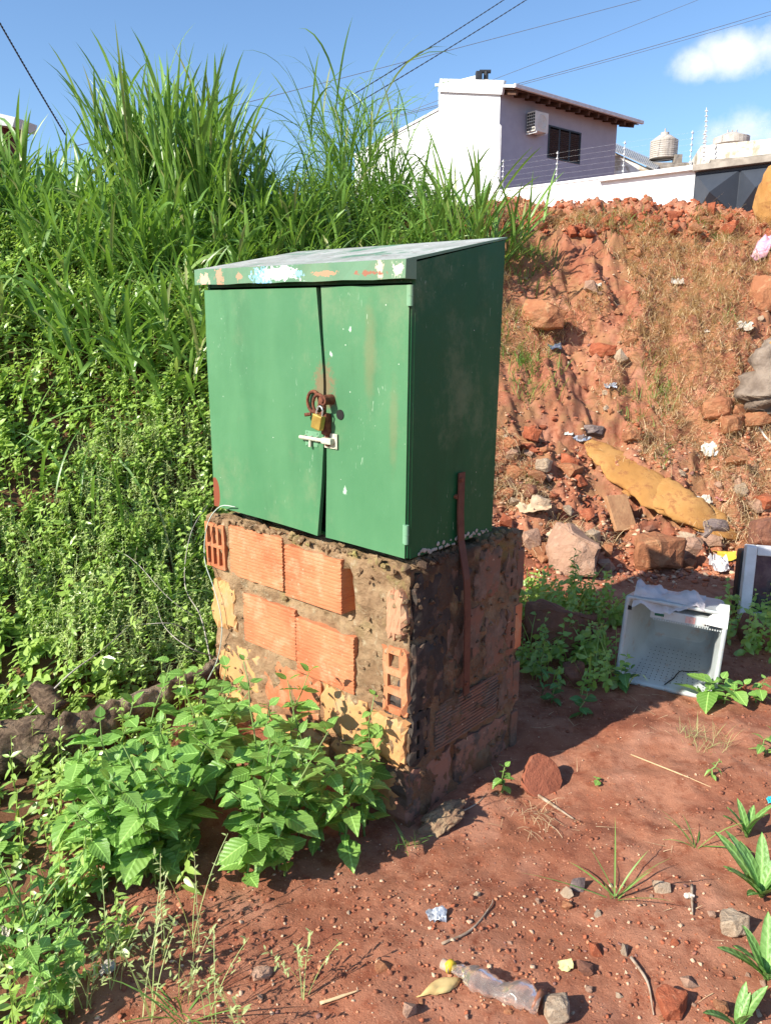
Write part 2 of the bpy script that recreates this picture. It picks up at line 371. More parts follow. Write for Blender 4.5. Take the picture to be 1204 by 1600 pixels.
# ---------------------------------------------------------------- brick pillar and green cabinet
YAW = -.732
AX = np.array([math.cos(YAW), math.sin(YAW), 0]); AY = np.array([-math.sin(YAW), math.cos(YAW), 0])
PO = np.array([.0779, 2.32, 0.])
def pil_front(px, py, off=-.03):
    d = ray(px, py); t = ((PO-EYE)@AY+off)/(d@AY); P = EYE+t*d; return (P-PO)@AX, P[2]
def pil_side(px, py, off=.02):
    d = ray(px, py); t = ((PO-EYE)@AX+off)/(d@AX); P = EYE+t*d; return (P-PO)@AY, P[2]

CORE = M_('crumbling_mortar')
q = CORE.xyz()
c = CORE.mix(CORE.step(CORE.noise(9, 7, .65), .4, .62), (.40, .265, .15), (.27, .165, .09))
c = CORE.mix(CORE.step(CORE.noise(26, 6, .7), .55, .68), c, (.46, .36, .23))
c = CORE.mix(CORE.math('MULTIPLY', CORE.step(q[2], .5, .84), CORE.step(CORE.noise(7, 6, .7), .52, .68)), c, (.34, .29, .10))   # moss near the top
lw = CORE.math('SUBTRACT', 1, CORE.step(q[2], .05, .5))
c = CORE.mix(CORE.math('MULTIPLY', lw, CORE.step(CORE.noise(5, 5, .6), .35, .6)), c, (.33, .15, .075))                    # splashed red soil low down
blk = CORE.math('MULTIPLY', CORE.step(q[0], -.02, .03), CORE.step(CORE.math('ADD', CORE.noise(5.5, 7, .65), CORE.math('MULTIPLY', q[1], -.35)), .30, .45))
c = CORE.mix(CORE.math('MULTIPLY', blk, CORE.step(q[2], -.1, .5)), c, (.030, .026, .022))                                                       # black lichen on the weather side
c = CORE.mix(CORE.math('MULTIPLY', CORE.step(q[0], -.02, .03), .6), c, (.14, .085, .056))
CORE.color(c).rough(.95).spec(.15)
CORE.bump(CORE.math('ADD', CORE.noise(38, 8, .75), CORE.math('MULTIPLY', CORE.voro(30), .5)), .9, .02)

def brickmat(name, a, b, dust, crust=.0, dark=(.085, .060, .047)):
    m = M_(name); v = m.obj(rnd=True)
    c = m.mix(m.step(m.noise(5, 5, .6, v), .35, .65), a, b)
    c = m.mix(m.math('MULTIPLY', m.step(m.noise(9, 7, .7, v), .50, .68), .8), c, dust)
    c = m.mix(m.math('MULTIPLY', m.step(m.noise(60, 5, .7, v), .62, .7), .7), c, (.62, .45, .3))
    if crust: c = m.mix(m.step(m.noise(7, 8, .7, v), .52-crust*.3, .60-crust*.3), c, m.mix(m.step(m.noise(22, 6, .7, v), .4, .65), dark, tuple(x*1.6 for x in dark)))
    m.color(c).rough(.88).spec(.2); m.bump(m.noise(80, 6, .7, v), .4, .004); return m.m
BR_OR = brickmat('orange_clay_brick', (.45, .14, .062), (.50, .20, .095), (.46, .28, .16))
BR_PALE = brickmat('eroded_pale_brick', (.56, .30, .12), (.52, .26, .11), (.44, .33, .20))
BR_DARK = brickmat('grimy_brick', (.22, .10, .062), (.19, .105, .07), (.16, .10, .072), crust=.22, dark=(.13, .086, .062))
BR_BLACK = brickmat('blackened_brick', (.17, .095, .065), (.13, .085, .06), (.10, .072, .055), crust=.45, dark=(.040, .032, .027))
BR_LOW = brickmat('soil_stained_brick', (.30, .14, .095), (.24, .12, .08), (.20, .12, .085), crust=.12)

def brick_mesh(L, Hh, D, ribs=True, holes=None, chip=.004, seed=0, gdepth=.0018):
    """brick: length L along x from 0, outer face on -y (y=0), depth D into +y, height Hh. holes: list of (x0,x1,z0,z1) openings in the outer face"""
    r = np.random.default_rng(seed)
    V = []; F = []
    def vid(p): V.append(p); return len(V)-1
    # outer face grid
    xs_ = sorted(set([0, L]+list(np.linspace(0, L, 13)))) if not holes else sorted(set([0, L]+[h for k in holes for h in k[:2]]))
    if holes: zs_ = [(z, 0) for z in sorted(set([0, Hh]+[h for k in holes for h in k[2:]]))]
    elif ribs:
        n = int(Hh/.0125); zs_ = [(0, .002)]
        for i in range(n):
            z = (i+.15)/n*Hh; zs_ += [(z, 0), (z+.5*Hh/n, 0), (z+.62*Hh/n, gdepth), (z+.88*Hh/n, gdepth)]
        zs_ += [(Hh, .002)]
    else: zs_ = [(z, 0) for z in np.linspace(0, Hh, 9)]
    nxx, nzz = len(xs_), len(zs_); grid = np.zeros((nxx, nzz), int)
    for i, x in enumerate(xs_):
        for j, (z, dy) in enumerate(zs_):
            edge = i in (0, nxx-1) or j in (0, nzz-1)
            yy = dy+(abs(r.normal(0, chip*(.5 if ribs and not holes else 1))) if edge else r.normal(0, chip*.08)); jx = r.normal(0, chip*(.22 if ribs and not holes else .6)) if i in (0, nxx-1) else 0; jz = r.normal(0, chip*.6) if j in (0, nzz-1) else 0
            grid[i, j] = vid((x+jx, yy, z+jz))
    for i in range(nxx-1):
        for j in range(nzz-1):
            if holes:
                cx, cz = (xs_[i]+xs_[i+1])/2, (zs_[j][0]+zs_[j+1][0])/2
                if any(h[0] < cx < h[1] and h[2] < cz < h[3] for h in holes): continue
            F.append((grid[i, j], grid[i+1, j], grid[i+1, j+1], grid[i, j+1]))
    if holes:
        for h in holes:
            dp = min(D*.8, .13)
            i0, i1 = xs_.index(h[0]), xs_.index(h[1]); zz = [z for z, _ in zs_]; j0, j1 = zz.index(h[2]), zz.index(h[3])
            c4 = [grid[i0, j0], grid[i1, j0], grid[i1, j1], grid[i0, j1]]; b4 = [vid((V[k][0], dp, V[k][2])) for k in c4]
            for k in range(4): F.append((c4[(k+1) % 4], c4[k], b4[k], b4[(k+1) % 4]))
            F.append(tuple(b4))
    # back and sides
    peri = [grid[i, 0] for i in range(nxx)]+[grid[nxx-1, j] for j in range(1, nzz)]+[grid[i, nzz-1] for i in range(nxx-2, -1, -1)]+[grid[0, j] for j in range(nzz-2, 0, -1)]
    bk = [vid((V[k][0], D, V[k][2])) for k in peri]
    for k in range(len(peri)):
        k2 = (k+1) % len(peri); F.append((peri[k2], peri[k], bk[k], bk[k2]))
    F.append(tuple(bk[::-1]))
    me = bpy.data.meshes.new('brick'); me.from_pydata([tuple(map(float, v)) for v in V], [], [tuple(int(a) for a in f) for f in F]); me.update(); return me

pillar = empty('brick_pillar', PO, (0, 0, YAW))
tag(pillar, 'crumbling hollow brick pillar with blackened right side carrying the green metal cabinet', 'pillar')
# core: a subdivided lump of mortar, roughened
def core_mesh():
    bm = bmesh.new(); bmesh.ops.create_cube(bm, size=1)
    for v in bm.verts: v.co = Vector((-1.045+(v.co.x+.5)*1.058, (v.co.y+.5)*.645-.012, -.25+(v.co.z+.5)*1.115))
    bmesh.ops.subdivide_edges(bm, edges=bm.edges[:], cuts=47, use_grid_fill=True); bm.normal_update()
    for v in bm.verts:
        x, y, z = v.co; n = v.normal.copy()
        k = .014*float(fbm(N1, x*1.0+y*1.3, z+y*.4, 9, 3))+.015*float(fbm(N2, x+y, z-y, 30, 4, .6))
        if abs(x) < .05 and abs(y) < .05: k -= .012
        if -.29 < x < -.245 and .63 < z < .80 and y < -.005: v.co.y += .09; continue
        k -= .05*max(0, float(fbm(N4, x*1.0+y*1.3+7, z+y, 11, 2))-.33)
        if z < .35: k += .02*float(fbm(N5, x-y, z, 5, 2))+.012*(.35-z)
        if z < .2: k += .02*(.2-z)
        v.co += n*k*1.3
    # rounded broken outer edges
    return bm_mesh('mortar_core', bm, True)
link('mortar', core_mesh(), pillar, CORE.m)
def putbrick(me, mat_, x, z, side=False, out=.03, tilt=0, y=None, name='brick'):
    o = link(name, me, pillar); 
    if len(me.materials) == 0: me.materials.append(mat_)
    else:
        o.material_slots[0].link = 'OBJECT'; o.material_slots[0].material = mat_
    if not side: o.location = (x, -out, z); o.rotation_euler = (0, tilt, 0)
    else: o.location = (out, x, z); o.rotation_euler = (tilt, 0, math.pi/2)
    return o
def holes6(L, Hh, nx_=2, nz_=3, wall=.014):
    hs = []; w = (L-wall*(nx_+1))/nx_; h = (Hh-wall*(nz_+1))/nz_
    for i in range(nx_):
        for j in range(nz_): hs.append((round(wall+i*(w+wall), 4), round(wall+i*(w+wall)+w, 4), round(wall+j*(h+wall), 4), round(wall+j*(h+wall)+h, 4)))
    return hs
# front, top course
tag(putbrick(brick_mesh(.125, .185, .3, holes=holes6(.125, .185, 3, 2), chip=.002, seed=1), BR_OR, -1.062, .662, out=.028), 'end-on hollow brick showing six square holes')
putbrick(brick_mesh(.315, .205, .12, seed=2), BR_PALE if 0 else BR_OR, -.905, .655, out=.027)
putbrick(brick_mesh(.29, .195, .12, seed=3), BR_OR, -.572, .645, out=.031)
# second course
putbrick(brick_mesh(.15, .20, .12, ribs=False, chip=.012, seed=4), BR_PALE, -1.04, .41, out=.026, tilt=.02)
putbrick(brick_mesh(.305, .198, .12, seed=5), BR_OR, -.835, .395, out=.026)
putbrick(brick_mesh(.295, .21, .12, seed=6), BR_OR, -.522, .362, out=.030)
hb = brick_mesh(.105, .235, .25, holes=[(.03, .075, .165, .215), (.025, .08, .095, .14), (.025, .085, .025, .07)], chip=.008, seed=7)
tag(putbrick(hb, BR_OR, -.098, .352, out=.025), 'corner brick with three broken-open chambers')
# third and fourth courses, half hidden in the plants
for i, (x, w, h) in enumerate([(-1.03, .28, .18), (-.73, .31, .185), (-.40, .22, .18), (-.155, .15, .165)]):
    putbrick(brick_mesh(w, h, .12, ribs=False, chip=.009, seed=10+i), BR_PALE if i != 1 else BR_OR, x, .165, out=.018+.002*i)
for i, (x, w) in enumerate([(-1.0, .31), (-.67, .30), (-.35, .31)]):
    putbrick(brick_mesh(w, .17, .12, ribs=False, chip=.012, seed=20+i), BR_PALE, x, -.035, out=.026)
# broken corner lumps
putbrick(brick_mesh(.07, .16, .12, ribs=False, chip=.012, seed=30), brickmat('chalky_brick', (.45, .22, .13), (.42, .26, .15), (.45, .34, .2)), -.085, .62, out=.022, name='brick')
# right side
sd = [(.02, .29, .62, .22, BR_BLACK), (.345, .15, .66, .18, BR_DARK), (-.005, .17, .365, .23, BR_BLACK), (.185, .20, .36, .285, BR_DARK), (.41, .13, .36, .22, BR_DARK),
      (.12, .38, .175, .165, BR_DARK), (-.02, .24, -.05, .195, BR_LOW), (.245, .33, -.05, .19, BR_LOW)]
for i, (y, w, z, h, m_) in enumerate(sd):
    putbrick(brick_mesh(w, h, .1, ribs=(i == 5), chip=.009, seed=40+i, gdepth=.004), m_, y, z, side=True, out=.015+.003*(i % 3), tilt=.01*(i % 2))
pm = brick_mesh(.10, .185, .2, holes=holes6(.10, .185, 2, 3, .022), chip=.008, seed=60)
for y, z, m_ in ((.535, .645, BR_DARK), (.55, .39, BR_DARK), (-.005, .17, BR_BLACK)): putbrick(pm, m_, y, z, side=True, out=.020)
pm2 = brick_mesh(.09, .2, .1, ribs=False, chip=.01, seed=62)
for y, z, m_ in ((.515, .17, BR_DARK),): putbrick(pm2, m_, y, z, side=True, out=.020)
# back right corner bricks poke past the side
for i, (z, h) in enumerate([(.64, .16), (.40, .18), (.17, .17), (-.05, .18)]):
    bm = bmesh.new(); box(bm, -.06, .022, .60, .648, z, z+h, bev=.008); link('brick', bm_mesh('brick', bm), pillar, BR_OR if i == 1 else BR_DARK)
# loose crumbs and chunks on the ledge
bm = bmesh.new()
for i in range(520):
    s = random.uniform(.005, .02)
    zz_ = None
    if i > 110:
        s = random.uniform(.003, .011); zz_ = random.uniform(-.05, .86)
        if random.random() < .6: x, y = random.uniform(-1.04, .0), random.uniform(-.024, -.012)
        else: x, y = random.uniform(.012, .024), random.uniform(0, .62)
    elif random.random() < .55: x, y = random.uniform(-1.04, .0), random.uniform(-.03, -.005)
    else: x, y = random.uniform(-.01, .03), random.uniform(0, .62)
    if zz_ is not None and y < 0 and ((.34 < zz_ < .61 and -.85 < x < -.2) or (zz_ > .63 and x < -.25)): continue
    r = bmesh.ops.create_icosphere(bm, subdivisions=1, radius=s, matrix=Matrix.Translation((x, y, zz_ if zz_ is not None else .873+random.uniform(-.012, .006))))
    for v in r['verts']: v.co += Vector([random.uniform(-.4, .4)*s for _ in range(3)])
tag(link('mortar_crumbs', bm_mesh('mortar_crumbs', bm), pillar, CORE.m), kind='stuff')

# cabinet ---------------------------------------------------------
CW, CD, CH, CL, CB, CO = 1.0049, .4516, .8382, .8979, .9892, .0448
cab = empty('utility_cabinet', (.0779, 2.32, .8965), (.0042, .0183, YAW))
tag(cab, 'weathered green metal cabinet with two padlocked doors on top of the brick pillar', 'cabinet')
CM = Matrix.Translation((.0779, 2.32, .8965)) @ (Matrix.Rotation(YAW, 4, 'Z') @ Matrix.Rotation(.0183, 4, 'Y') @ Matrix.Rotation(.0042, 4, 'X'))
CMI = CM.inverted()
def cabpix(px, py, off=0.0):
    o = CMI @ Vector(EYE); d = CMI.to_3x3() @ Vector(ray(px, py)); t = (off-o.y)/d.y; p = o+d*t; return p.x, p.z
def cabside(px, py, off=0.0):
    o = CMI @ Vector(EYE); d = CMI.to_3x3() @ Vector(ray(px, py)); t = (off-o.x)/d.x; p = o+d*t; return p.y, p.z
hx, hz = cabpix(503, 628, -.02)
def paint(name, base, fade, front=False, roofm=False, lip=False):
    m = M_(name)
    c = m.mix(m.step(m.noise(2.2, 5, .6, m.obj((1, 1, .35))), .3, .7), base, fade)
    c = m.mix(m.math('MULTIPLY', m.step(m.noise(7, 7, .65, m.obj((1, 1, .3))), .5, .75), .35), c, tuple(x*.62 for x in base))
    # fine scratches and pin chips
    sc = m.step(m.noise(42, 2, .5, m.obj((3.4, 3.4, .55)), 1.2), .70, .735)
    sc = m.math('MULTIPLY', sc, m.step(m.noise(4.2, 3), .5, .62))
    c = m.mix(m.math('MULTIPLY', sc, .55), c, (.48, .58, .44))
    c = m.mix(m.math('MULTIPLY', m.step(m.noise(3.2, 8, .75, m.obj((1, 1, .8), (3, 0, 1))), .5, .72), .35), c, (.24, .27, .15))
    ch = m.math('SUBTRACT', 1, m.step(m.voro(24), .03, .055)); ch = m.math('MULTIPLY', ch, m.step(m.noise(6, 2), .53, .6))
    c = m.mix(ch, c, (.60, .66, .55))
    if front:
        r = m.blob(hx+.012, hz+.045, .040, .075, 40, .8, .4); c = m.mix(m.math('MULTIPLY', r, .55), c, (.26, .10, .06))
        r2 = m.blob(-.16, .63, .022, .13, 22, .35, .6); c = m.mix(m.math('MULTIPLY', r2, .3), c, (.25, .17, .08))
        r3 = m.blob(-.06, .42, .016, .12, 22, .35, .6); c = m.mix(m.math('MULTIPLY', r3, .25), c, (.25, .17, .08))
        r4 = m.blob(-.99, .055, .03, .065, 9, .06, .06); c = m.mix(r4, c, (.22, .058, .03))
        for xx, zz, s in ((-.33, .62, .005), (-.245, .70, .005), (-.27, .18, .007)):
            c = m.mix(m.math('MULTIPLY', m.blob(xx, zz, s, s*1.6, 120, .9, .3), .8), c, (.52, .62, .52))
    if lip:
        v = m.xyz()
        hi = m.math('SUBTRACT', 1, m.step(v[1], -.03, -.02)) if 0 else None
        zc = .868
        for xx, w, hgt, colr in ((-.965, .035, .02, (.62, .42, .30)), (-.87, .022, .03, (.50, .27, .17)), (-.76, .02, .012, (.45, .26, .16)), (-.63, .055, .024, (.22, .50, .80)), (-.55, .10, .02, (.80, .84, .84)), (-.45, .02, .01, (.25, .55, .85)),
                                 (-.33, .06, .007, (.5, .24, .14)), (-.10, .014, .03, (.66, .47, .36)), (-.03, .02, .02, (.7, .62, .5)), (-.14, .06, .006, (.30, .12, .07))):
            c = m.mix(m.blob(xx, zc+random.uniform(-.006, .006), w*.9, hgt, 75, 1.15, .12), c, colr)
    if roofm:
        g = m.mix(m.step(m.noise(6, 7, .7), .4, .62), (.33, .33, .29), (.47, .47, .43))
        g = m.mix(m.step(m.noise(20, 6, .7), .6, .68), g, (.20, .12, .08))
        g = m.mix(m.step(m.noise(28, 6, .7), .62, .7), g, (.8, .8, .76))
        v = m.xyz(); tmask = m.math('MULTIPLY', m.step(v[1], -.0435, -.042), m.math('LESS_THAN', v[0], -.0045))
        tmask = m.math('MULTIPLY', tmask, m.step(m.math('ADD', m.noise(5, 6, .7), 0), .36, .5))
        c = m.mix(tmask, c, g)
    m.color(c).rough(m.mix(m.noise(12, 4), (.38,)*3, (.58,)*3) if 0 else .5).spec(.38 if front or lip else .2)
    m.bump(m.math('ADD', m.noise(2.6, 3), m.math('MULTIPLY', m.noise(60, 4), .04)), .35, .03)
    return m.m
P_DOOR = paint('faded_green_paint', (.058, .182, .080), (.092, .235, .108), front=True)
P_SIDE = paint('shaded_green_paint', (.008, .080, .028), (.012, .10, .036))  # the doors' green, less faded, darkened to carry the side's shade
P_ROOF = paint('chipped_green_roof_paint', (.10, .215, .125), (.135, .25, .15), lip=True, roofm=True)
DARK = simple('dark_inside', (.012, .012, .012), (.02, .018, .016), 5, .9, bstr=0)
# body: open-fronted sheet-metal shell
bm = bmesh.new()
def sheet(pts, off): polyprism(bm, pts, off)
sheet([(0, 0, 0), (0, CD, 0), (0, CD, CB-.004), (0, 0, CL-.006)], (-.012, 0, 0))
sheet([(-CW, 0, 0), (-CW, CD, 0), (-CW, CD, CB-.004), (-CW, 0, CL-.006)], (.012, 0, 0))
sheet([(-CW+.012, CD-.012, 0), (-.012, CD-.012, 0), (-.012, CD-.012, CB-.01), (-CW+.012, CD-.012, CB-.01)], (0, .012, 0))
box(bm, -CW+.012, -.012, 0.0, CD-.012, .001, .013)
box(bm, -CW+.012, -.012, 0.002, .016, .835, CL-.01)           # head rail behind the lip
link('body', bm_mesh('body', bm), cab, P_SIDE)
bm = bmesh.new(); box(bm, -CW+.013, -.013, .06, .065, .014, .83); link('inner_shade_sheet', bm_mesh('inner_shade_sheet', bm), cab, DARK)  # near-black sheet standing in for the shade inside the cabinet
# roof with a folded lip
bm = bmesh.new()
th = .006
prof = [(-CO, CH+.006), (-CO, CL), (CD+.01, CB+.006), (CD+.01, CB), (-CO+th, CL-th-.002), (-CO+th, CH+.006)]
x0, x1 = -CW-.018, -.000
NS = 16
rings = []
for i in range(NS+1):
    x = x0+(x1-x0)*i/NS; wz = .0015*math.sin(i*1.7)
    rings.append([bm.verts.new((x, y+.002*math.sin(i*2.3)*(k in (0, 5)), z+(wz if k in (0, 5) else 0))) for k, (y, z) in enumerate(prof)])
for a, b in zip(rings[:-1], rings[1:]):
    for k in range(6): bm.faces.new((a[k], b[k], b[(k+1) % 6], a[(k+1) % 6]))
bm.faces.new(rings[0]); bm.faces.new(rings[-1][::-1])
# folded end cheek of the lip on the right
polyprism(bm, [(.0005, -CO, CH+.006), (.0005, -CO, CL), (.0005, .002, CL+(.002+CO)*(CB-CL)/(CD+CO)), (.0005, .002, CH+.006)], (-.004, 0, 0))
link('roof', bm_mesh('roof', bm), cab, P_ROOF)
# doors: slightly buckled sheets meeting in a bent seam
def door(pts_l, pts_r, z0, z1, warp, seed):
    bm = bmesh.new(); NX, NZn = 14, 22; g0 = {}; g1 = {}
    for j in range(NZn+1):
        t = j/NZn; z = z0+(z1-z0)*t
        xl = np.interp(z, pts_l[0], pts_l[1]); xr = np.interp(z, pts_r[0], pts_r[1])
        for i in range(NX+1):
            s = i/NX; x = xl+(xr-xl)*s; y = -.020+warp(s, t)+.0035*float(fbm(N3, x*1.0+seed, z, 3.2, 3))
            g0[i, j] = bm.verts.new((x, y, z)); g1[i, j] = bm.verts.new((x, y+.016, z))
    for j in range(NZn):
        for i in range(NX):
            bm.faces.new((g0[i, j], g0[i+1, j], g0[i+1, j+1], g0[i, j+1])); bm.faces.new((g1[i, j], g1[i, j+1], g1[i+1, j+1], g1[i+1, j]))
    for j in range(NZn):
        bm.faces.new((g0[0, j], g0[0, j+1], g1[0, j+1], g1[0, j])); bm.faces.new((g0[NX, j+1], g0[NX, j], g1[NX, j], g1[NX, j+1]))
    for i in range(NX):
        bm.faces.new((g0[i+1, 0], g0[i, 0], g1[i, 0], g1[i+1, 0])); bm.faces.new((g0[i, NZn], g0[i+1, NZn], g1[i+1, NZn], g1[i, NZn]))
    return bm
def seam(pts): 
    a = sorted([(cabpix(px, py, -.02)[1], cabpix(px, py, -.02)[0]) for px, py in pts]); return [p[0] for p in a], [p[1] for p in a]
SL = seam([(495, 443), (501, 520), (507, 590), (508, 700), (505, 770), (500, 838)]); SR = seam([(501, 443), (505, 520), (510, 590), (511, 700), (511, 770), (511, 838)])
Ld = door(([0, 1], [-CW+.004, -CW+.004]), SL, .004, CH-.012, lambda s, t: -.010*s**6*(1-t)**2-.004*s**8, 0)
link('door', bm_mesh('door', Ld, True), cab, P_DOOR)['label'] = 'wide left door leaf with primer patch at its lower corner'
Rd = door(SR, ([0, 1], [-.006, -.006]), .004, CH-.010, lambda s, t: -.006*(1-s)**6*(1-t), 9)
# keyhole: drop the faces whose centre lies inside the hole is too coarse, so a dark tube end is let into the sheet
rdoor = link('door', bm_mesh('door', Rd, True), cab, P_DOOR); rdoor['label'] = 'right door leaf with round key hole'
kx, kz = cabpix(531, 648, -.022)
bm = bmesh.new(); cyl(bm, (kx, -.0225, kz), (kx, -.0035, kz), .0165, n=20); o = link('key_hole', bm_mesh('key_hole', bm), rdoor, DARK)
for ob in [rdoor]:
    me_ = ob.data
for d_ in [o for o in bpy.data.objects if o.name.startswith('door')]:
    d_.data.set_sharp_from_angle(angle=rad(40))
# hinges
HINGE = paint('hinge_green_paint', (.14, .30, .17), (.19, .36, .23))
for zt, zb in ((445, 478), (823, 853)):
    a = cabpix(648, zt, -.02)[1]; b = cabpix(648, zb, -.02)[1]
    bm = bmesh.new(); cyl(bm, (.004, -.026, b), (.004, -.026, a), .0075, n=10)
    cyl(bm, (.004, -.026, b+(a-b)*.48), (.004, -.026, b+(a-b)*.52), .0085, n=10)
    box(bm, -.010, .003, -.028, -.0205, b, a, bev=.001)
    link('hinge', bm_mesh('hinge', bm), cab, HINGE)
# door-edge fold line on the right of the right door
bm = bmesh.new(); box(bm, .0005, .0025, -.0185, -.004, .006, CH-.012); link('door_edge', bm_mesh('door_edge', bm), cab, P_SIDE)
# rusty hasp: two lug plates with rings, square lock bar
RUST = M_('rusted_steel'); RUST.color(RUST.mix(RUST.step(RUST.noise(60, 6, .7), .35, .65), (.20, .07, .035), (.09, .03, .018))).rough(.85); RUST.bump(RUST.noise(140, 5), .6, .003); RUST = RUST.m
OLDMETAL = simple('painted_old_bolt', (.42, .45, .34), (.55, .52, .40), 60, .6, 150, .3, .002)
def torus(bm, c, R_, r_, ax='Y', n=24, m=10, arc=1.0, ang0=0, sq=(1, 1)):
    vs = []
    cnt = n if arc >= 1 else n+1
    for i in range(cnt):
        a = ang0+2*math.pi*arc*i/n; row = []
        for j in range(m):
            b = 2*math.pi*j/m; rr = R_+r_*math.cos(b); h = r_*math.sin(b)
            p = {'Y': Vector((rr*math.cos(a)*sq[0], h, rr*math.sin(a)*sq[1])), 'X': Vector((h, rr*math.cos(a)*sq[0], rr*math.sin(a)*sq[1])), 'Z': Vector((rr*math.cos(a), rr*math.sin(a), h))}[ax]
            row.append(bm.verts.new(Vector(c)+p))
        vs.append(row)
    for i in range(n if arc >= 1 else n):
        a, b = vs[i], vs[(i+1) % len(vs)]
        if arc < 1 and i+1 >= len(vs): break
        for j in range(m): bm.faces.new((a[j], b[j], b[(j+1) % m], a[(j+1) % m]))
    if arc < 1: bm.faces.new(vs[0]); bm.faces.new(vs[-1][::-1])
hasp = empty('hasp', (0, 0, 0)); hasp.parent = cab
rx, rz = cabpix(486, 628, -.045)
bm = bmesh.new(); torus(bm, (rx, -.034, rz), .034, .006, 'Y', sq=(.85, 1.0)); link('ring', bm_mesh('ring', bm, True), hasp, RUST)
rx2, rz2 = cabpix(497, 632, -.055)
bm = bmesh.new(); torus(bm, (rx2-.002, -.050, rz2), .032, .0055, 'Y', sq=(.85, 1.0)); link('ring', bm_mesh('ring', bm, True), hasp, RUST)
lx, lz = cabpix(508, 625, -.05)
bm = bmesh.new(); cyl(bm, (lx, -.064, lz), (lx, -.018, lz), .0165, .017, n=18); cyl(bm, (lx, -.068, lz), (lx, -.062, lz), .008, n=10)
link('lug', bm_mesh('lug', bm), hasp, RUST)
bm = bmesh.new(); lx3, lz3 = cabpix(509, 662, -.035)
box(bm, lx3-.013, lx3+.012, -.046, -.020, lz3-.036, lz3+.034, bev=.005); box(bm, lx3-.006, lx3+.010, -.036, -.0215, lz3-.075, lz3-.03, bev=.003); link('lock_bar', bm_mesh('lock_bar', bm), hasp, RUST)
bm = bmesh.new(); bx_, bz_ = cabpix(478, 648, -.04); cyl(bm, (bx_, -.045, bz_), (bx_+.02, -.035, bz_+.004), .006, n=10); link('bolt_end', bm_mesh('bolt_end', bm), hasp, RUST)
# padlock (hangs from the hasp: its own thing)
BRASS = simple('tarnished_brass', (.50, .34, .08), (.38, .24, .055), 40, .42, 120, .15, .002, spec=.5, metal=.55)
STEEL = simple('worn_steel', (.55, .55, .54), (.42, .42, .42), 50, .35, 120, .1, .001, spec=.5, metal=.7)
px_, pz_ = cabpix(498, 657, -.06); pw = CM @ Vector((px_, -.062, pz_))
pad = empty('padlock', pw, (0, 0, YAW)); tag(pad, 'brass padlock with steel shackle hanging from the rusty cabinet hasp', 'padlock')
Mt = Matrix.Rotation(rad(14), 4, 'Y') @ Matrix.Scale(1.22, 4)
bm = bmesh.new(); box(bm, -.0175, .0175, -.009, .009, -.024, .016, M=Mt, bev=.0035); cyl(bm, Mt@Vector((0, 0, -.0262)), Mt@Vector((0, 0, -.024)), .005, n=10); link('lock_body', bm_mesh('lock_body', bm), pad, BRASS)
bm = bmesh.new(); torus(bm, Mt@Vector((0, 0, .030)), .011, .003, 'Y', n=16, m=8, arc=.5)
cyl(bm, Mt@Vector((.011, 0, .014)), Mt@Vector((.011, 0, .032)), .003, n=8); cyl(bm, Mt@Vector((-.011, 0, .014)), Mt@Vector((-.011, 0, .032)), .003, n=8)
link('shackle', bm_mesh('shackle', bm), pad, STEEL)
# slide bolt
sb = empty('slide_bolt', (0, 0, 0)); sb.parent = cab
sx0, sz0 = cabpix(472, 680, -.03); sx1, sz1 = cabpix(504, 690, -.03); sx2, sz2 = cabpix(521, 685, -.03)
bm = bmesh.new(); box(bm, sx0+.012, sx1-.004, -.0265, -.0225, sz0-.034, sz0+.018, bev=.001)
for dx, dz in ((.02, .013), (.02, -.029), (.07, -.029), (.07, .013)): cyl(bm, (sx0+dx, -.0285, sz0+dz), (sx0+dx, -.026, sz0+dz), .0035, n=8)
link('plate', bm_mesh('plate', bm), sb, HINGE)
bm = bmesh.new(); cyl(bm, (sx0-.006, -.034, sz0-.006), (sx1+.008, -.034, sz0-.006), .0068, n=12); cyl(bm, (sx0+.045, -.034, sz0-.006), (sx0+.045, -.036, sz0-.034), .0045, .0055, n=8)
link('bolt', bm_mesh('bolt', bm), sb, OLDMETAL)
bm = bmesh.new()
for dx in (.018, .048, .076): torus(bm, (sx0+dx, -.031, sz0-.006), .0085, .002, 'X', n=14, m=6)
link('guide', bm_mesh('guide', bm), sb, OLDMETAL)
bm = bmesh.new(); box(bm, sx1+.004, sx2+.012, -.0265, -.0225, sz0-.03, sz0+.020, bev=.001); box(bm, sx1+.006, sx2+.001, -.046, -.026, sz0-.015, sz0+.006, bev=.005)
for dz in (-.025, .015): cyl(bm, (sx2+.003, -.0285, sz0+dz), (sx2+.003, -.026, sz0+dz), .0035, n=8)
link('staple', bm_mesh('staple', bm), sb, OLDMETAL)
# rusty tie strap bolted to the cabinet side and the pillar
strap = empty('strap', (0, 0, 0)); strap.parent = cab
pts = [(720, 738), (718, 800), (719, 845), (728, 905), (729, 960), (727, 1085)]; offs = [.006, .008, .012, .048, .050, .050]
bm = bmesh.new(); row = []
for (px, py), of in zip(pts, offs):
    d = CMI.to_3x3() @ Vector(ray(px, py)); o_ = CMI @ Vector(EYE); t = (of-o_.x)/d.x; p = o_+d*t; w = .0165
    row.append([bm.verts.new((of+dx, p.y+dy, p.z)) for dx, dy in ((0, -w), (.005, -w), (.005, w), (0, w))])
for a, b in zip(row[:-1], row[1:]):
    for k in range(4): bm.faces.new((a[k], a[(k+1) % 4], b[(k+1) % 4], b[k]))
bm.faces.new(row[0][::-1]); bm.faces.new(row[-1])
link('bar', bm_mesh('bar', bm), strap, simple('brown_painted_strap', (.085, .03, .02), (.12, .045, .028), 20, .6, 90, .3))
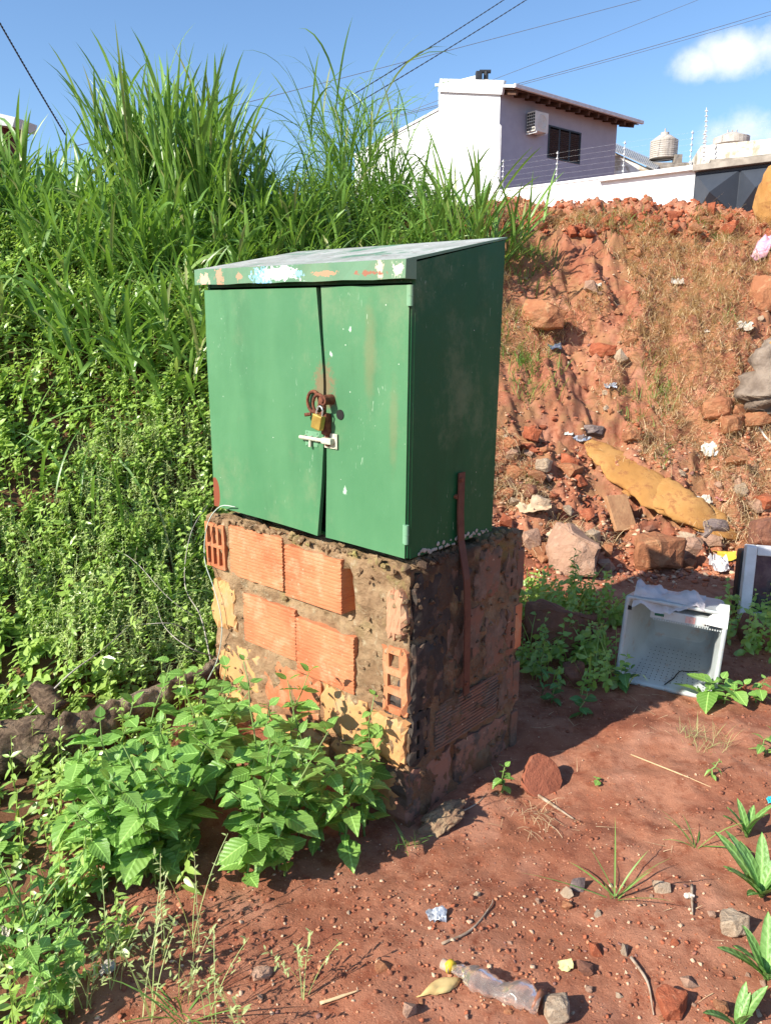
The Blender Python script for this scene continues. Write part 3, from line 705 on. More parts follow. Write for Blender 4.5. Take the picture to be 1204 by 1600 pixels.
for px, py, of in ((720, 750, .012), (712, 776, .004), (728, 1068, .056)):
    y_, z_ = cabside(px, py, of); bm = bmesh.new(); cyl(bm, (of-.004, y_, z_), (of+.006, y_, z_), .008, n=6); link('bolt', bm_mesh('bolt', bm), strap, RUST)
# cement smear along the cabinet foot on the side
bm = bmesh.new()
for i in range(40):
    y_ = .04+i*.0098; s = random.uniform(.004, .009); r = bmesh.ops.create_icosphere(bm, subdivisions=1, radius=1, matrix=Matrix.Translation((.002, y_, random.uniform(.0, .022))) @ Matrix.Diagonal((.003, s, s, 1)))
link('cement_smear', bm_mesh('cement_smear', bm), cab, simple('pale_cement', (.42, .38, .32), (.3, .27, .22), 30, .9))
# old phone wire at the pillar's left corner
wp = []
for px, py, off in [(368, 792, -.03), (345, 791, -.045), (327, 812, -.05), (320, 845, -.05), (321, 880, -.05), (333, 915, -.05), (343, 950, -.05), (347, 985, -.045), (340, 1030, -.04), (325, 1062, -.06)]:
    x_, z_ = pil_front(px, py, off); wp.append(PO+AX*x_+AY*off+np.array([0, 0, z_]))
tag(link('loose_wire', tube(wp, .0022, 6, seg=4), m=simple('pale_green_wire', (.42, .50, .42), (.5, .55, .5), 20, .5, bstr=0)), 'thin pale wire looping down the left corner of the brick pillar', 'wire')

# ---------------------------------------------------------------- houses, walls and wires beyond the bank
WHITEW = simple('white_painted_wall', (.76, .76, .76), (.66, .665, .67), 1.5, .85, 30, .15, .004)
GREYW = simple('lilac_grey_wall', (.37, .38, .45), (.34, .35, .42), 3, .85, 30, .15, .004)
FASCIA = simple('grey_white_fascia', (.55, .56, .58), (.66, .67, .68), 6, .6, 30, .1)
WOODD = simple('dark_rafter_wood', (.10, .05, .032), (.06, .03, .02), 6, .8)
SHUT = simple('black_shutter', (.018, .02, .026), (.03, .033, .04), 6, .45)
CONC = simple('weathered_concrete', (.38, .34, .29), (.22, .19, .16), 2.2, .9, 14, .4, .01)
STAINW = M_('stained_whitewash'); STAINW.color(STAINW.mix(STAINW.step(STAINW.noise(1.6, 7, .7), .45, .62), (.72, .69, .62), (.40, .33, .24))).rough(.9); STAINW = STAINW.m
TANKM = simple('grey_water_tank', (.40, .35, .30), (.48, .43, .38), 5, .7)
BLACKP = simple('black_plastic', (.02, .02, .022), (.035, .035, .04), 9, .5, bstr=0)
g2 = Vector((.776, .632, 0)).normalized(); w2 = Vector((-.632, .776, 0)).normalized(); HO = Vector((3.6, 26.5, 0))
hrot = math.atan2(g2.y, g2.x)
house = empty('white_house', HO, (0, 0, hrot)); tag(house, 'white and lilac two-storey house with sloping roof behind the perimeter wall', 'house')
def part(name, bm, m, parent, lab=None):
    o = link(name, bm_mesh(name, bm), parent, m)
    if lab: o['label'] = lab
    return o
# local: x along the grey wall, y along the white wall (back-left)
ZE = 8.98
bm = bmesh.new(); polyprism(bm, [(0, .0, 2.0), (0, 2.81, 2.0), (0, 2.81, 9.55), (0, .0, ZE-.08)], (.2, 0, 0)); polyprism(bm, [(6.0, .2, 2.0), (6.0, 2.81, 2.0), (6.0, 2.81, 9.55), (6.0, .2, ZE-.05)], (.2, 0, 0))
box(bm, .2, 6.2, 2.61, 2.81, 2.0, 9.5)
part('wall', bm, WHITEW, house, 'white gable wall')
bm = bmesh.new(); wx0, wx1, wz0, wz1 = 2.38, 4.14, 7.24, 8.26
for a in ((0.003, wx0, 2.0, ZE-.08), (wx1, 6.2, 2.0, ZE-.08), (wx0, wx1, 2.0, wz0), (wx0, wx1, wz1, ZE-.08)): box(bm, a[0]+.0, a[1], -.004, .2, a[2], a[3])
part('wall', bm, GREYW, house, 'lilac grey side wall')
win = empty('window'); win.parent = house
bm = bmesh.new()
for a in ((wx0, wx1, wz0, wz0+.05), (wx0, wx1, wz1-.05, wz1), (wx0, wx0+.05, wz0+.05, wz1-.05), (wx1-.05, wx1, wz0+.05, wz1-.05)): box(bm, a[0], a[1], -.02, .06, a[2], a[3])
part('frame', bm, SHUT, win)
for i in range(3):
    bm = bmesh.new(); a = wx0+.05+i*.553; b = a+.553
    box(bm, a+.002, a+.045, .0, .04, wz0+.052, wz1-.052); box(bm, b-.045, b-.002, .0, .04, wz0+.052, wz1-.052)
    for k in range(14):
        z = wz0+.09+k*.062; box(bm, a+.046, b-.046, -.005, .035, -.022, .022, M=Matrix.Translation((0, 0, z)) @ Matrix.Rotation(.6, 4, 'X'))
    part('shutter', bm, SHUT, win)
bm = bmesh.new(); polyprism(bm, [(-.08, -.62, ZE-.20+.05), (-.08, 2.95, ZE+.66), (-.08, 2.95, ZE+.74), (-.08, -.62, ZE-.07)], (6.85, 0, 0)); roof_h = part('roof', bm, FASCIA, house)
bm = bmesh.new(); box(bm, -.10, 6.80, -.72, -.622, ZE-.17, ZE-.05, bev=.02); part('gutter', bm, FASCIA, roof_h)
bm = bmesh.new(); box(bm, -.105, -.003, -.20, 2.80, -.19, .20, M=Matrix.Translation((0, 0, ZE-.02)) @ Matrix.Rotation(.235, 4, 'X')); part('fascia', bm, FASCIA, house)
for i in range(13):
    bm = bmesh.new(); x = .1+i*.52; box(bm, x, x+.09, -.60, .0, -.13, 0, M=Matrix.Translation((0, 0, ZE-.05)) @ Matrix.Rotation(.235, 4, 'X')); part('rafter', bm, WOODD, roof_h)
bm = bmesh.new(); box(bm, -.02, 6.7, -.60, .0, -.02, 0, M=Matrix.Translation((0, 0, ZE-.03)) @ Matrix.Rotation(.235, 4, 'X')); part('soffit', bm, WOODD, roof_h)
bm = bmesh.new(); polyprism(bm, [(0, 2.812, 2.0), (0, 7.6, 2.0), (0, 7.6, 8.15), (0, 2.812, 8.85)], (.2, 0, 0)); box(bm, .2, 6.2, 7.4, 7.6, 2, 8.1); part('wall', bm, WHITEW, house, 'lower white wing with sloping parapet')
bm = bmesh.new(); polyprism(bm, [(-.04, 2.82, 8.87), (-.04, 7.65, 8.17), (-.04, 7.65, 8.25), (-.04, 2.82, 8.95)], (.3, 0, 0)); part('coping', bm, FASCIA, house)
def hpix(px, py, y):
    """house-local x and z where a pixel's ray meets local plane y=const"""
    M = (Matrix.Translation(HO) @ Matrix.Rotation(hrot, 4, 'Z')).inverted(); o = M @ Vector(EYE); d = M.to_3x3() @ Vector(ray(px, py)); t = (y-o.y)/d.y; p = o+d*t; return p.x, p.z
def hpixx(px, py, x):
    M = (Matrix.Translation(HO) @ Matrix.Rotation(hrot, 4, 'Z')).inverted(); o = M @ Vector(EYE); d = M.to_3x3() @ Vector(ray(px, py)); t = (x-o.x)/d.x; p = o+d*t; return p.y, p.z
# raised parapet of the tank room, its top sloping up to the right
a = hpixx(685, 134, 1.2); b = hpixx(746, 117, 1.2); c_ = hpixx(746, 140, 1.2)
bm = bmesh.new(); polyprism(bm, [(1.2, a[0], 9.2), (1.2, b[0], 9.1), (1.2, b[0], b[1]), (1.2, a[0], a[1]+.03)], (.2, 0, 0)); part('parapet', bm, WHITEW, house)
P = at(757, 128, 28.8); t_ = empty('roof_water_tank', (P[0], P[1], P[2]-.45)); tag(t_, 'dark and grey water tank on the white house roof behind its parapet', 'water tank')
bm = bmesh.new(); cyl(bm, (0, 0, -.3), (0, 0, .42), .26, n=20); cyl(bm, (0, 0, .42), (0, 0, .5), .26, .16, n=20); part('tank_body', bm, TANKM, t_)
bm = bmesh.new(); box(bm, -.34, -.12, -.28, -.05, .25, .72, bev=.03); cyl(bm, (-.2, -.1, .74), (.18, -.1, .74), .06, n=10); cyl(bm, (.02, -.1, .5), (.02, -.1, .74), .08, n=10); part('pump', bm, BLACKP, t_)
# air conditioner on the grey wall
ac = empty('air_conditioner', HO+g2*1.2, (0, 0, hrot)); tag(ac, 'white air conditioner unit bracketed on the lilac grey wall beside the shutters', 'air conditioner')
ACM = simple('ivory_plastic', (.68, .66, .60), (.62, .60, .54), 4, .5, bstr=0)
bm = bmesh.new(); box(bm, .02, .68, -.42, -.06, 7.84, 8.44, bev=.02); part('case', bm, ACM, ac)
bm = bmesh.new()
for i in range(4):
    for j in range(6): box(bm, .012, .024, -.40+i*.083, -.335+i*.083, 7.88+j*.09, 7.945+j*.09)
part('side_grille', bm, BLACKP, ac)
bm = bmesh.new(); torus(bm, (.36, -.424, 8.14), .21, .012, 'Y', n=28, m=6)
for r_ in (.06, .11, .16): torus(bm, (.36, -.424, 8.14), r_, .006, 'Y', n=24, m=5)
part('fan_grille', bm, ACM, ac)
bm = bmesh.new(); box(bm, .08, .12, -.44, -.004, 7.79, 7.838); box(bm, .56, .60, -.44, -.004, 7.79, 7.838); part('bracket', bm, FASCIA, ac)
# downpipe
y_, _z = hpixx(777, 200, -.05); bm = bmesh.new(); cyl(bm, (-.03, -.05, 3.0), (-.03, -.05, 7.9), .03, n=8); part('downpipe', bm, WHITEW, house)

# perimeter wall
wd = Vector((.781, -.625, 0)).normalized(); WO = Vector((2.77, 20, 0)); wrot = math.atan2(wd.y, wd.x); WT = 4.86
pw_ = empty('perimeter_wall', WO, (0, 0, wrot)); tag(pw_, 'long white perimeter wall behind the red earth bank', 'wall')
bm = bmesh.new(); box(bm, -1.4, 4.655, 0, .18, 2.2, WT); part('wall_panel', bm, WHITEW, pw_)
bm = bmesh.new(); box(bm, -1.42, 2.58, -.02, .20, WT+.002, WT+.05); box(bm, 2.582, 4.68, -.12, .20, WT-.06, WT+.03); part('coping', bm, WHITEW, pw_)
gate = empty('metal_gate', WO+wd*4.66, (0, 0, wrot)); tag(gate, 'dark blue-black metal gate with rows of pyramid panels at the end of the white wall', 'gate')
GATEM = simple('blue_black_gate_paint', (.040, .048, .064), (.048, .056, .072), 3, .5, bstr=0, spec=.2)
bm = bmesh.new(); box(bm, 0, 4.5, .0, .06, 2.2, WT-.1); part('gate_frame', bm, GATEM, gate)
for i in range(5):
    for j in range(2):
        bm = bmesh.new(); x0_ = .02+i*.86; z0_ = WT-.14-(j+1)*.86; s_ = .85
        vs = [bm.verts.new(v) for v in ((x0_, -.002, z0_), (x0_+s_, -.002, z0_), (x0_+s_, -.002, z0_+s_), (x0_, -.002, z0_+s_))]; ap = bm.verts.new((x0_+s_/2, -.42, z0_+s_/2))
        for k in range(4): bm.faces.new((vs[k], vs[(k+1) % 4], ap))
        part('pyramid_panel', bm, GATEM, gate)
bm = bmesh.new(); box(bm, -.02, 4.6, -.16, .3, WT-.09, WT+.02); box(bm, .9, 4.6, .1, .5, WT+.022, WT+.10); part('lintel', bm, CONC, gate)
fence = empty('electric_fence', WO, (0, 0, wrot)); tag(fence, 'electric fence of thin rods with white insulators on top of the white wall', 'fence')
posts = [.03, 1.46, 3.06, 4.5, 6.3, 8.2]
for s_ in posts:
    bm = bmesh.new(); cyl(bm, (s_, .09, WT+.03), (s_, .09, WT+.74), .007, n=6); po = part('rod', bm, simple('fence_rod', (.6, .6, .6), (.5, .5, .5), bstr=0) if s_ == .03 else bpy.data.materials['fence_rod'], fence)
    bm = bmesh.new()
    for k in range(6): cyl(bm, (s_-.0, .06, WT+.12+k*.115), (s_, .12, WT+.12+k*.115), .017, n=8)
    tag(part('insulator', bm, WHITEW, po), kind='stuff')
for k in range(6):
    bm = bmesh.new()
    for a, b in zip(posts[:-1], posts[1:]): cyl(bm, (a, .06, WT+.12+k*.115), (b, .06, WT+.12+k*.115), .0008, n=4, caps=False)
    part('wire', bm, bpy.data.materials['fence_rod'], fence)
# tall fence mast with insulators on the pipe in front of the house corner
bm = bmesh.new(); P = at(781, 250, 19.9); cyl(bm, (P[0], P[1], 4.8), (P[0], P[1], at(781, 196, 19.9)[2]), .012, n=6)
mast = link('fence_mast', bm_mesh('fence_mast', bm), None, bpy.data.materials['fence_rod']); tag(mast, 'thin pale mast rising at the corner of the lilac grey house wall', 'mast')

# neighbouring roofs
def pixbox(name, quad, depth, m, label=None, cat=None, parent=None):
    """a solid whose front outline is given by (px,py,Y) points, extruded straight back"""
    bm = bmesh.new(); polyprism(bm, [Vector(at(*q)) for q in quad], Vector((depth*.25, depth, 0))); bmesh.ops.recalc_face_normals(bm, faces=bm.faces)
    o = link(name, bm_mesh(name, bm), parent, m)
    if label: tag(o, label, cat)
    return o
nh = empty('neighbour_house', at(985, 300, 36)); tag(nh, 'low house with pale grey corrugated roof between the lilac house and the water tank', 'house')
def kid(o, par):
    o.parent = par; o.matrix_parent_inverse = Matrix.Translation(par.location).inverted(); return o
bm = bmesh.new(); p0, p1, p2, p3 = [Vector(at(*q)) for q in ((960, 238, 33), (1022, 268, 33), (1022, 272, 32.8), (958, 272, 32.8))]
polyprism(bm, [p0, p1, p2, p3], (1.5, 6, 0)); bmesh.ops.recalc_face_normals(bm, faces=bm.faces); kid(part('wall', bm, STAINW, None), nh)
bm = bmesh.new(); a0, b0, a1, b1 = [Vector(at(*q)) for q in ((958, 236, 32.8), (1026, 267, 32.8), (962, 226, 38), (1032, 256, 38))]
NSs = 26
for i in range(NSs):
    f0, f1 = i/NSs, (i+.55)/NSs; q = [a0.lerp(b0, f0), a0.lerp(b0, f1), a1.lerp(b1, f1), a1.lerp(b1, f0)]; polyprism(bm, q, (0, 0, .06))
    f0, f1 = (i+.55)/NSs, (i+1)/NSs; q = [a0.lerp(b0, f0), a0.lerp(b0, f1), a1.lerp(b1, f1), a1.lerp(b1, f0)]; polyprism(bm, q, (0, 0, .02))
bmesh.ops.recalc_face_normals(bm, faces=bm.faces); kid(part('roof', bm, simple('zinc_roof', (.42, .42, .42), (.5, .49, .47), 3, .5), None), nh)
# water tank on its block
tb = at(1034, 262, 36); wt = empty('water_tank', tb); tag(wt, 'upright ribbed grey-brown water tank on a concrete block beyond the wall', 'water tank')
r_ = 18.5/1200*36*1.04
bm = bmesh.new(); hh = at(1034, 212, 36)[2]-tb[2]
for k in range(9):
    z0_ = .35+k*(hh-.55)/9; cyl(bm, (0, 0, z0_), (0, 0, z0_+(hh-.55)/9*.8), r_, n=28); cyl(bm, (0, 0, z0_+(hh-.55)/9*.8), (0, 0, z0_+(hh-.55)/9), r_*.95, n=28)
cyl(bm, (0, 0, hh-.2), (0, 0, hh), r_*.95, r_*.45, n=28); part('tank_body', bm, TANKM, wt)
bm = bmesh.new(); cyl(bm, (0, 0, hh), (0, 0, hh+.12), r_*.3, n=16); part('lid', bm, TANKM, wt)
bm = bmesh.new(); cyl(bm, (0, 0, hh), (.0, 0, hh+.28), .03, n=6); part('vent_pipe', bm, TANKM, wt)
bm = bmesh.new(); box(bm, -.62, .95, -.6, .9, -.9, .10, bev=.01); box(bm, .3, .62, -.6, -.3, .102, .42); part('block', bm, CONC, wt)
nb = empty('flat_roof_building', at(1160, 300, 34)); tag(nb, 'flat-roofed building with stained white parapet above the dark gate', 'building')
kid(pixbox('parapet', [(1094, 262, 34), (1230, 250, 31), (1230, 214, 31), (1094, 228, 34)], 7, STAINW), nb)
kid(pixbox('ledge', [(1110, 255, 30), (1225, 246, 28.5), (1225, 240, 28.5), (1110, 249, 30)], 1.5, CONC), nb)
bm = bmesh.new(); c0 = Vector(at(1141, 226, 38)); cyl(bm, c0, c0+Vector((0, 0, .28)), .78, n=24); cyl(bm, c0+Vector((0, 0, .28)), c0+Vector((0, 0, .5)), .76, .22, n=24)
for k in range(3): cyl(bm, c0+Vector((-.2+.2*k, 0, .45)), c0+Vector((-.2+.2*k, 0, .62)), .03, n=5)
tag(link('round_tank', bm_mesh('round_tank', bm), None, TANKM), 'domed grey tank lid showing above the stained white parapet', 'water tank')
for i, (px, y0, y1, Y_) in enumerate([(1101, 168, 234, 33), (1098, 205, 262, 31)]):
    bm = bmesh.new(); a = Vector(at(px, y1, Y_)); b = Vector(at(px+2, y0, Y_)); cyl(bm, a, b, .018, n=6)
    for k in range(7): c_ = a.lerp(b, .2+k*.12); cyl(bm, c_-Vector((.05, 0, 0)), c_+Vector((.05, 0, 0)), .03, n=6)
    tag(link('roof_mast', bm_mesh('roof_mast', bm), None, bpy.data.materials['fence_rod']), ['taller insulator mast beside the stained white parapet', 'shorter insulator mast beside the stained white parapet'][i], 'mast')
# far left eave
el = empty('left_house', at(0, 200, 13)); tag(el, 'dark red-brown roof corner of a house at the far left above the grass', 'house')
kid(pixbox('roof', [(-120, 178, 13), (-120, 150, 13), (24, 183, 13), (20, 198, 13)], .5, FASCIA), el)
kid(pixbox('wall', [(-120, 420, 13.2), (-120, 182, 13.2), (8, 198, 13.2), (6, 420, 13.2)], .4, simple('dark_red_wall', (.12, .03, .025), (.09, .025, .02))), el)

# overhead cables
CAB = simple('cable_black', (.03, .03, .035), (.05, .05, .055), bstr=0); CABG = simple('cable_grey', (.16, .17, .19), (.2, .2, .22), bstr=0)
def cable(p, q, sag, r, m, label, twist=False):
    a, b = at(*p), at(*q); d = b-a; a2, b2 = a-d*.35, b+d*.35; P = []
    for t in np.linspace(0, 1, 60): P.append(a2+(b2-a2)*t-np.array([0, 0, 4*sag*t*(1-t)-4*sag*.2]))
    if twist:
        me1 = None; bm = bmesh.new()
        for ph in (0, math.pi):
            Q = []
            for i, t in enumerate(np.linspace(0, 1, 420)):
                c = a2+(b2-a2)*t-np.array([0, 0, 4*sag*t*(1-t)-4*sag*.2]); w = t*150*1.0+ph; Q.append(c+np.array([math.cos(w), 0, math.sin(w)])*r*.55)
            me_ = tube(Q, r*.7, 5); bm.from_mesh(me_)
        me = bm_mesh('cable', bm, True)
    else: me = tube(P, r, 5)
    o = link('power_cable', me, None, m); tag(o, label, 'cable', 'overhead cables')
cable((0, 36, 12), (78, 170, 12.5), .02, .012, CAB, 'thick twisted cable crossing the sky above the left grass', True)
cable((787, 0, 30), (601, 118, 27), .05, .015, CAB, 'upper of the two steep twisted cables above the arching grass', True)
cable((822, 0, 30), (618, 126, 27), .05, .015, CAB, 'lower of the two steep twisted cables above the arching grass', True)
cable((1000, 0, 34), (380, 162, 26), .05, .010, CABG, 'thin single cable running down leftward behind both grass clumps')
cable((1090, 0, 36), (780, 121, 30), .05, .008, CABG, 'faint thin cable ending above the white house roof')
cable((1204, 18, 36), (800, 134, 30), .12, .011, CABG, 'upper thin cable sagging to the eave of the white house')
cable((1204, 24, 36), (690, 166, 30), .15, .009, CABG, 'lower thin cable passing in front of the white gable wall')

# ---------------------------------------------------------------- tall grass
def clump(bases, height_, n_culm, spread, erect, n_leaf=7, W=(.018, .034), lean=.12, droop=1.1):
    """blades borne along culms; returns batch tuple"""
    parts = []
    B, PH, T0, K, L, WW = [], [], [], [], [], []; cb, cp, ct, ck, cl, cw = [], [], [], [], [], []
    for (x, y, z), h in zip(bases, height_):
        for i in range(n_culm):
            a = random.uniform(0, 6.28); r = spread*math.sqrt(random.random()); hc = h*random.uniform(.55, 1.0)*.72; ln = lean*(.3+r/spread)*random.uniform(.6, 1.5); ca = a+random.uniform(-.5, .5)
            bx, by = x+r*math.cos(a), y+r*math.sin(a); bz = z-.03
            cb.append((bx, by, bz)); cp.append(ca); ct.append(ln*.6); ck.append(ln); cl.append(hc*1.05); cw.append(.009)
            for k in range(n_leaf):
                s = (k+random.random())/n_leaf; s = .05+.95*s
                th = ln*.6+ln*.5*s; px = bx+math.cos(ca)*math.sin(th)*hc*s; py = by+math.sin(ca)*math.sin(th)*hc*s; pz = bz+math.cos(th)*hc*s
                ll = h*random.uniform(.42, .72)*(1-.15*abs(s-.6)); e = random.uniform(*erect)
                B.append((px, py, pz)); PH.append(random.uniform(0, 6.28) if random.random() < .6 else ca+random.uniform(-.8, .8)); T0.append(e*(1.25-.65*s)); K.append(random.uniform(.35, droop)*(1 if random.random() < .8 else 1.6)); L.append(ll); WW.append(random.uniform(*W))
    A = lambda q: np.array(q)
    parts.append(blades(A(cb), A(cp), A(ct), A(ck), A(cl), A(cw), S=4, fold=0, shape='stalk', tint=U(.2, .8, len(cb))))
    v = blades(A(B), A(PH), A(T0), A(K), A(L), A(WW), S=7, fold=.22, twist=rng.normal(0, .9, len(B)))
    parts.append(v); return join(parts)
def clump_obj(name, bases, hs, label, cat, **k):
    V, F_, T = clump(bases, hs, **k); o = link(name, np_mesh(name, V, F_, T), None, GRASS)
    return tag(o, label, cat) if cat else o
def gp(px, py): p = G(px, py); return (p[0], p[1], p[2])
def on(x, y): return (x, y, H(x, y))
random.seed(21)
# the tallest clump left of the cabinet
b1 = [on(-1.75, 6.35), on(-1.45, 6.2), on(-1.95, 6.5), on(-1.6, 6.7), on(-1.25, 6.45)]
clump_obj('tall_grass_clump', b1, [1.26, 1.22, 1.02, 1.12, .9], 'tallest fan of upright broad grass blades against the sky left of the cabinet', 'grass clump', n_culm=24, spread=.24, erect=(.12, .38), lean=.22, droop=.75, n_leaf=6, W=(.026, .048))
b1 = [on(-.35, 7.3), on(-.15, 7.4)]
clump_obj('tall_grass_clump', b1, [1.32, 1.2], 'thin arching clump of tall grass in front of the white wing of the house', 'grass clump', n_culm=17, spread=.26, erect=(.25, .75), lean=.15, droop=2.1, W=(.014, .026), n_leaf=8)
b1 = [on(.62, 6.9), on(.85, 7.0)]
clump_obj('tall_grass_clump', b1, [1.1, 1.0], 'short clump of stiff leaning blades at the bank edge just right of the cabinet roof', 'grass clump', n_culm=13, spread=.12, erect=(.3, .85), lean=.4, droop=.45, W=(.028, .044), n_leaf=6)
b1 = [on(.15, 6.6), on(.35, 6.5)]
clump_obj('tall_grass_clump', b1, [.8, .7], 'low clump of bending grass directly behind the cabinet roof', 'grass clump', n_culm=8, spread=.2, erect=(.3, .9), lean=.3, droop=1.1, W=(.016, .03), n_leaf=6)
b1 = [on(-3.0, 6.2), on(-2.6, 6.25), on(-3.35, 6.1)]
clump_obj('tall_grass_clump', b1, [.85, .9, .85], 'upright grass clump at the far left standing against the sky', 'grass clump', n_culm=14, spread=.26, erect=(.15, .5), lean=.2, droop=.9, n_leaf=6, W=(.026, .046))
# the mass of grass on the left of the bank
bs, hs_ = [], []
for i in range(84):
    x = random.uniform(-4.0, -.45); y = random.uniform(4.7, 7.2)
    if y > crest(x): continue
    if x > -.95 and y < 5.6: continue
    t = (y-4.7)/2.2; bs.append(on(x, y)); hs_.append(.55+.12*t*random.uniform(.6, 1.2)-(.1 if x > -1.1 else 0))
V, F_, T = clump(bs, hs_, n_culm=8, spread=.26, erect=(.2, .8), n_leaf=6, lean=.3, droop=1.3, W=(.026, .048))
tag(link('tall_grass', np_mesh('tall_grass', V, F_, T), None, GRASS), kind='stuff')
# crest line behind the cabinet: shrubs and bending grass
bs, hs_ = [], []
for i in range(46):
    x = random.uniform(-1.3, .55); y = crest(x)-random.uniform(-.1, 1.3); bs.append(on(x, y)); hs_.append(random.uniform(.4, .85)*(1-.25*(x > .2)))
V, F_, T = clump(bs, hs_, n_culm=6, spread=.2, erect=(.3, 1.0), n_leaf=6, lean=.35, droop=1.5, W=(.012, .026))
tag(link('bank_grass', np_mesh('bank_grass', V, F_, T), None, GRASS), kind='stuff')
# feathery seed stalks in the arching clump
def fuzzy(name, px_list, label):
    pass

# ---------------------------------------------------------------- low weeds
LT = leaf_T(.30, .06, .18, 3)
LTN = leaf_T(.17, .05, .22, 3)
LTR = leaf_T(.42, .05, .12, 3, .9)
def weeds(P, hmin, hmax, lmin, lmax, nl, T=LT, stem=True, splay=.35, tmin=0, tmax=1, hs=None):
    n = len(P); h = U(hmin, hmax, n)*(hs if hs is not None else 1); lean = U(0, splay, n); la = U(0, 6.283, n)
    top = np.stack([np.cos(la)*np.sin(lean)*h, np.sin(la)*np.sin(lean)*h, np.cos(lean)*h], -1)
    s = (np.arange(nl)+rng.random((n, nl)))/nl; s = .12+.88*s
    pos = (P[:, None, :]+top[:, None, :]*s[..., None]).reshape(-1, 3)
    phi = (np.arange(nl)[None]*2.4+U(0, 6.28, n)[:, None]+rng.normal(0, .3, (n, nl))).ravel()
    size = (U(lmin, lmax, n)[:, None]*(1.15-.6*s)*U(.7, 1.3, n*nl).reshape(n, nl)).ravel()
    pit = (U(-.35, .4, n*nl).reshape(n, nl)+.35*s-.15).ravel()
    Rm = rotm(phi, pit, rng.normal(0, .35, n*nl)); tint = np.clip(np.repeat(U(tmin, tmax, n), nl)*.7+.35*s.ravel(), 0, .92)
    ta = U(.1, .95, n*nl); k1 = np.cos(ta); k2 = np.sin(ta); ax_ = np.array([-sdir.y, sdir.x, 0]); ax_ /= np.linalg.norm(ax_); K = np.array([[0, -ax_[2], ax_[1]], [ax_[2], 0, -ax_[0]], [-ax_[1], ax_[0], 0]])
    Rt = np.eye(3)[None]+k2[:, None, None]*K[None]+(1-k1)[:, None, None]*(K@K)[None]; Rm = Rt @ Rm   # leaves turn towards the sun
    parts = [inst(T, _quads(T), pos, Rm, size, tint)]
    if stem:
        parts.append(blades(P, la, lean, np.zeros(n), h, np.full(n, .004), S=2, fold=0, shape='stalk', tint=np.full(n, .5)))
    return join(parts)
def _quads(T):
    n = len(T)//3-1; f = []
    for i in range(n): a = i*3; f += [(a, a+1, a+4, a+3), (a+1, a+2, a+5, a+4)]
    return np.array(f)
def scatter(n, x0, x1, y0, y1, fn):
    x = U(x0, x1, n); y = U(y0, y1, n); k = fn(x, y); x, y = x[k], y[k]; return np.stack([x, y, height(x, y)], -1)
def leftbank(x, y): return (y > toe(x)-.05+.15*N3(x*3, y*3)) & (y < crest(x)+.3) & (x < -.12+.25*N2(x*2, y*2)+.35*(y > 5.5)+.35*(y > 6.3)) & (N5(x*2.2, y*2.2)+N4(x*5, y*5)*.6 > -.62)
P = scatter(5200, -4.0, .8, 2.2, 7.9, leftbank)
hs = np.clip(.6+(P[:, 1]-3.2)*.25+.5*N1(P[:, 0]*1.3, P[:, 1]*1.3), .45, 1.6)
parts = [weeds(P, .10, .26, .036, .072, 15, LT, hs=hs)]
P = scatter(1500, -3.6, .3, 2.9, 7.0, leftbank); parts.append(weeds(P, .12, .34, .035, .065, 18, LTN))
P = scatter(800, -3.2, .3, 2.9, 7.0, leftbank); parts.append(weeds(P, .06, .18, .05, .085, 7, LTR))
V, F_, T = join(parts); tag(link('weeds', np_mesh('weeds', V, F_, T), None, WEED), kind='stuff')
# pale wispy grass in front of the weeds, left of the pillar
def wisp(x, y): return (y > toe(x)-.05) & (((x+1.02)/.85)**2+((y-3.75)/.75)**2+.7*N3(x*4, y*4) < 1)
P = scatter(3000, -2.1, -.2, 2.9, 4.8, wisp); n = len(P)
A_ = blades(P, U(0, 6.28, n), U(.2, 1.1, n), U(.3, 1.6, n), U(.10, .26, n), U(.0025, .0055, n), S=4, fold=0, shape='thin')
B_ = weeds(P, .06, .22, .014, .028, 22, LTN, splay=.6)
V, F_, T = join([A_, B_]); tag(link('wispy_grass', np_mesh('wispy_grass', V, F_, T), None, WISP), kind='stuff')
# long loose blades reaching over the slope
P = scatter(420, -3.4, -.3, 3.4, 6.2, leftbank); n = len(P)
V, F_, T = blades(P, U(0, 6.28, n), U(.2, .8, n), U(.6, 1.7, n), U(.35, .75, n), U(.012, .026, n), S=8, fold=.2, twist=rng.normal(0, .6, n))
tag(link('long_grass', np_mesh('long_grass', V, F_, T), None, GRASS), kind='stuff')
# weeds in the shade behind the pillar and at its right
def behind(x, y): return ~((x > 1.08) & (x < 1.85) & (y > 3.1) & (y < 3.9)) & (((x-1.0)/.42)**2+((y-3.72)/.62)**2 < 1+.8*N3(x*4, y*4)) | (((x-1.95)/.22)**2+((y-3.75)/.3)**2 < 1)
P = scatter(1000, .5, 2.4, 3.0, 4.9, behind)
parts = [weeds(P, .08, .26, .03, .06, 13, LT, tmax=.5)]
P = scatter(300, .5, 1.4, 3.0, 4.8, behind); n = len(P); parts.append(blades(P, U(0, 6.28, n), U(.1, .6, n), U(.5, 1.4, n), U(.15, .35, n), U(.006, .012, n), S=5, fold=0))
V, F_, T = join(parts); tag(link('shade_weeds', np_mesh('shade_weeds', V, F_, T), None, WEED), kind='stuff')
# foreground left: mixed low weeds and trailing grass
def fore(x, y): return (x < -.62+.3*N3(x*3, y*3)-.25*np.clip(1.9-y, 0, 1)) & (x > -1.7) & (y < toe(x)+.1) & (N4(x*6, y*6) > -.30)
P = scatter(380, -1.7, -.4, 1.25, 2.9, fore)
parts = [weeds(P, .08, .24, .03, .058, 11, LTN), weeds(P[::3], .06, .16, .035, .06, 8, LT)]
V, F_, T = join(parts); tag(link('front_weeds', np_mesh('front_weeds', V, F_, T), None, WEED), kind='stuff')

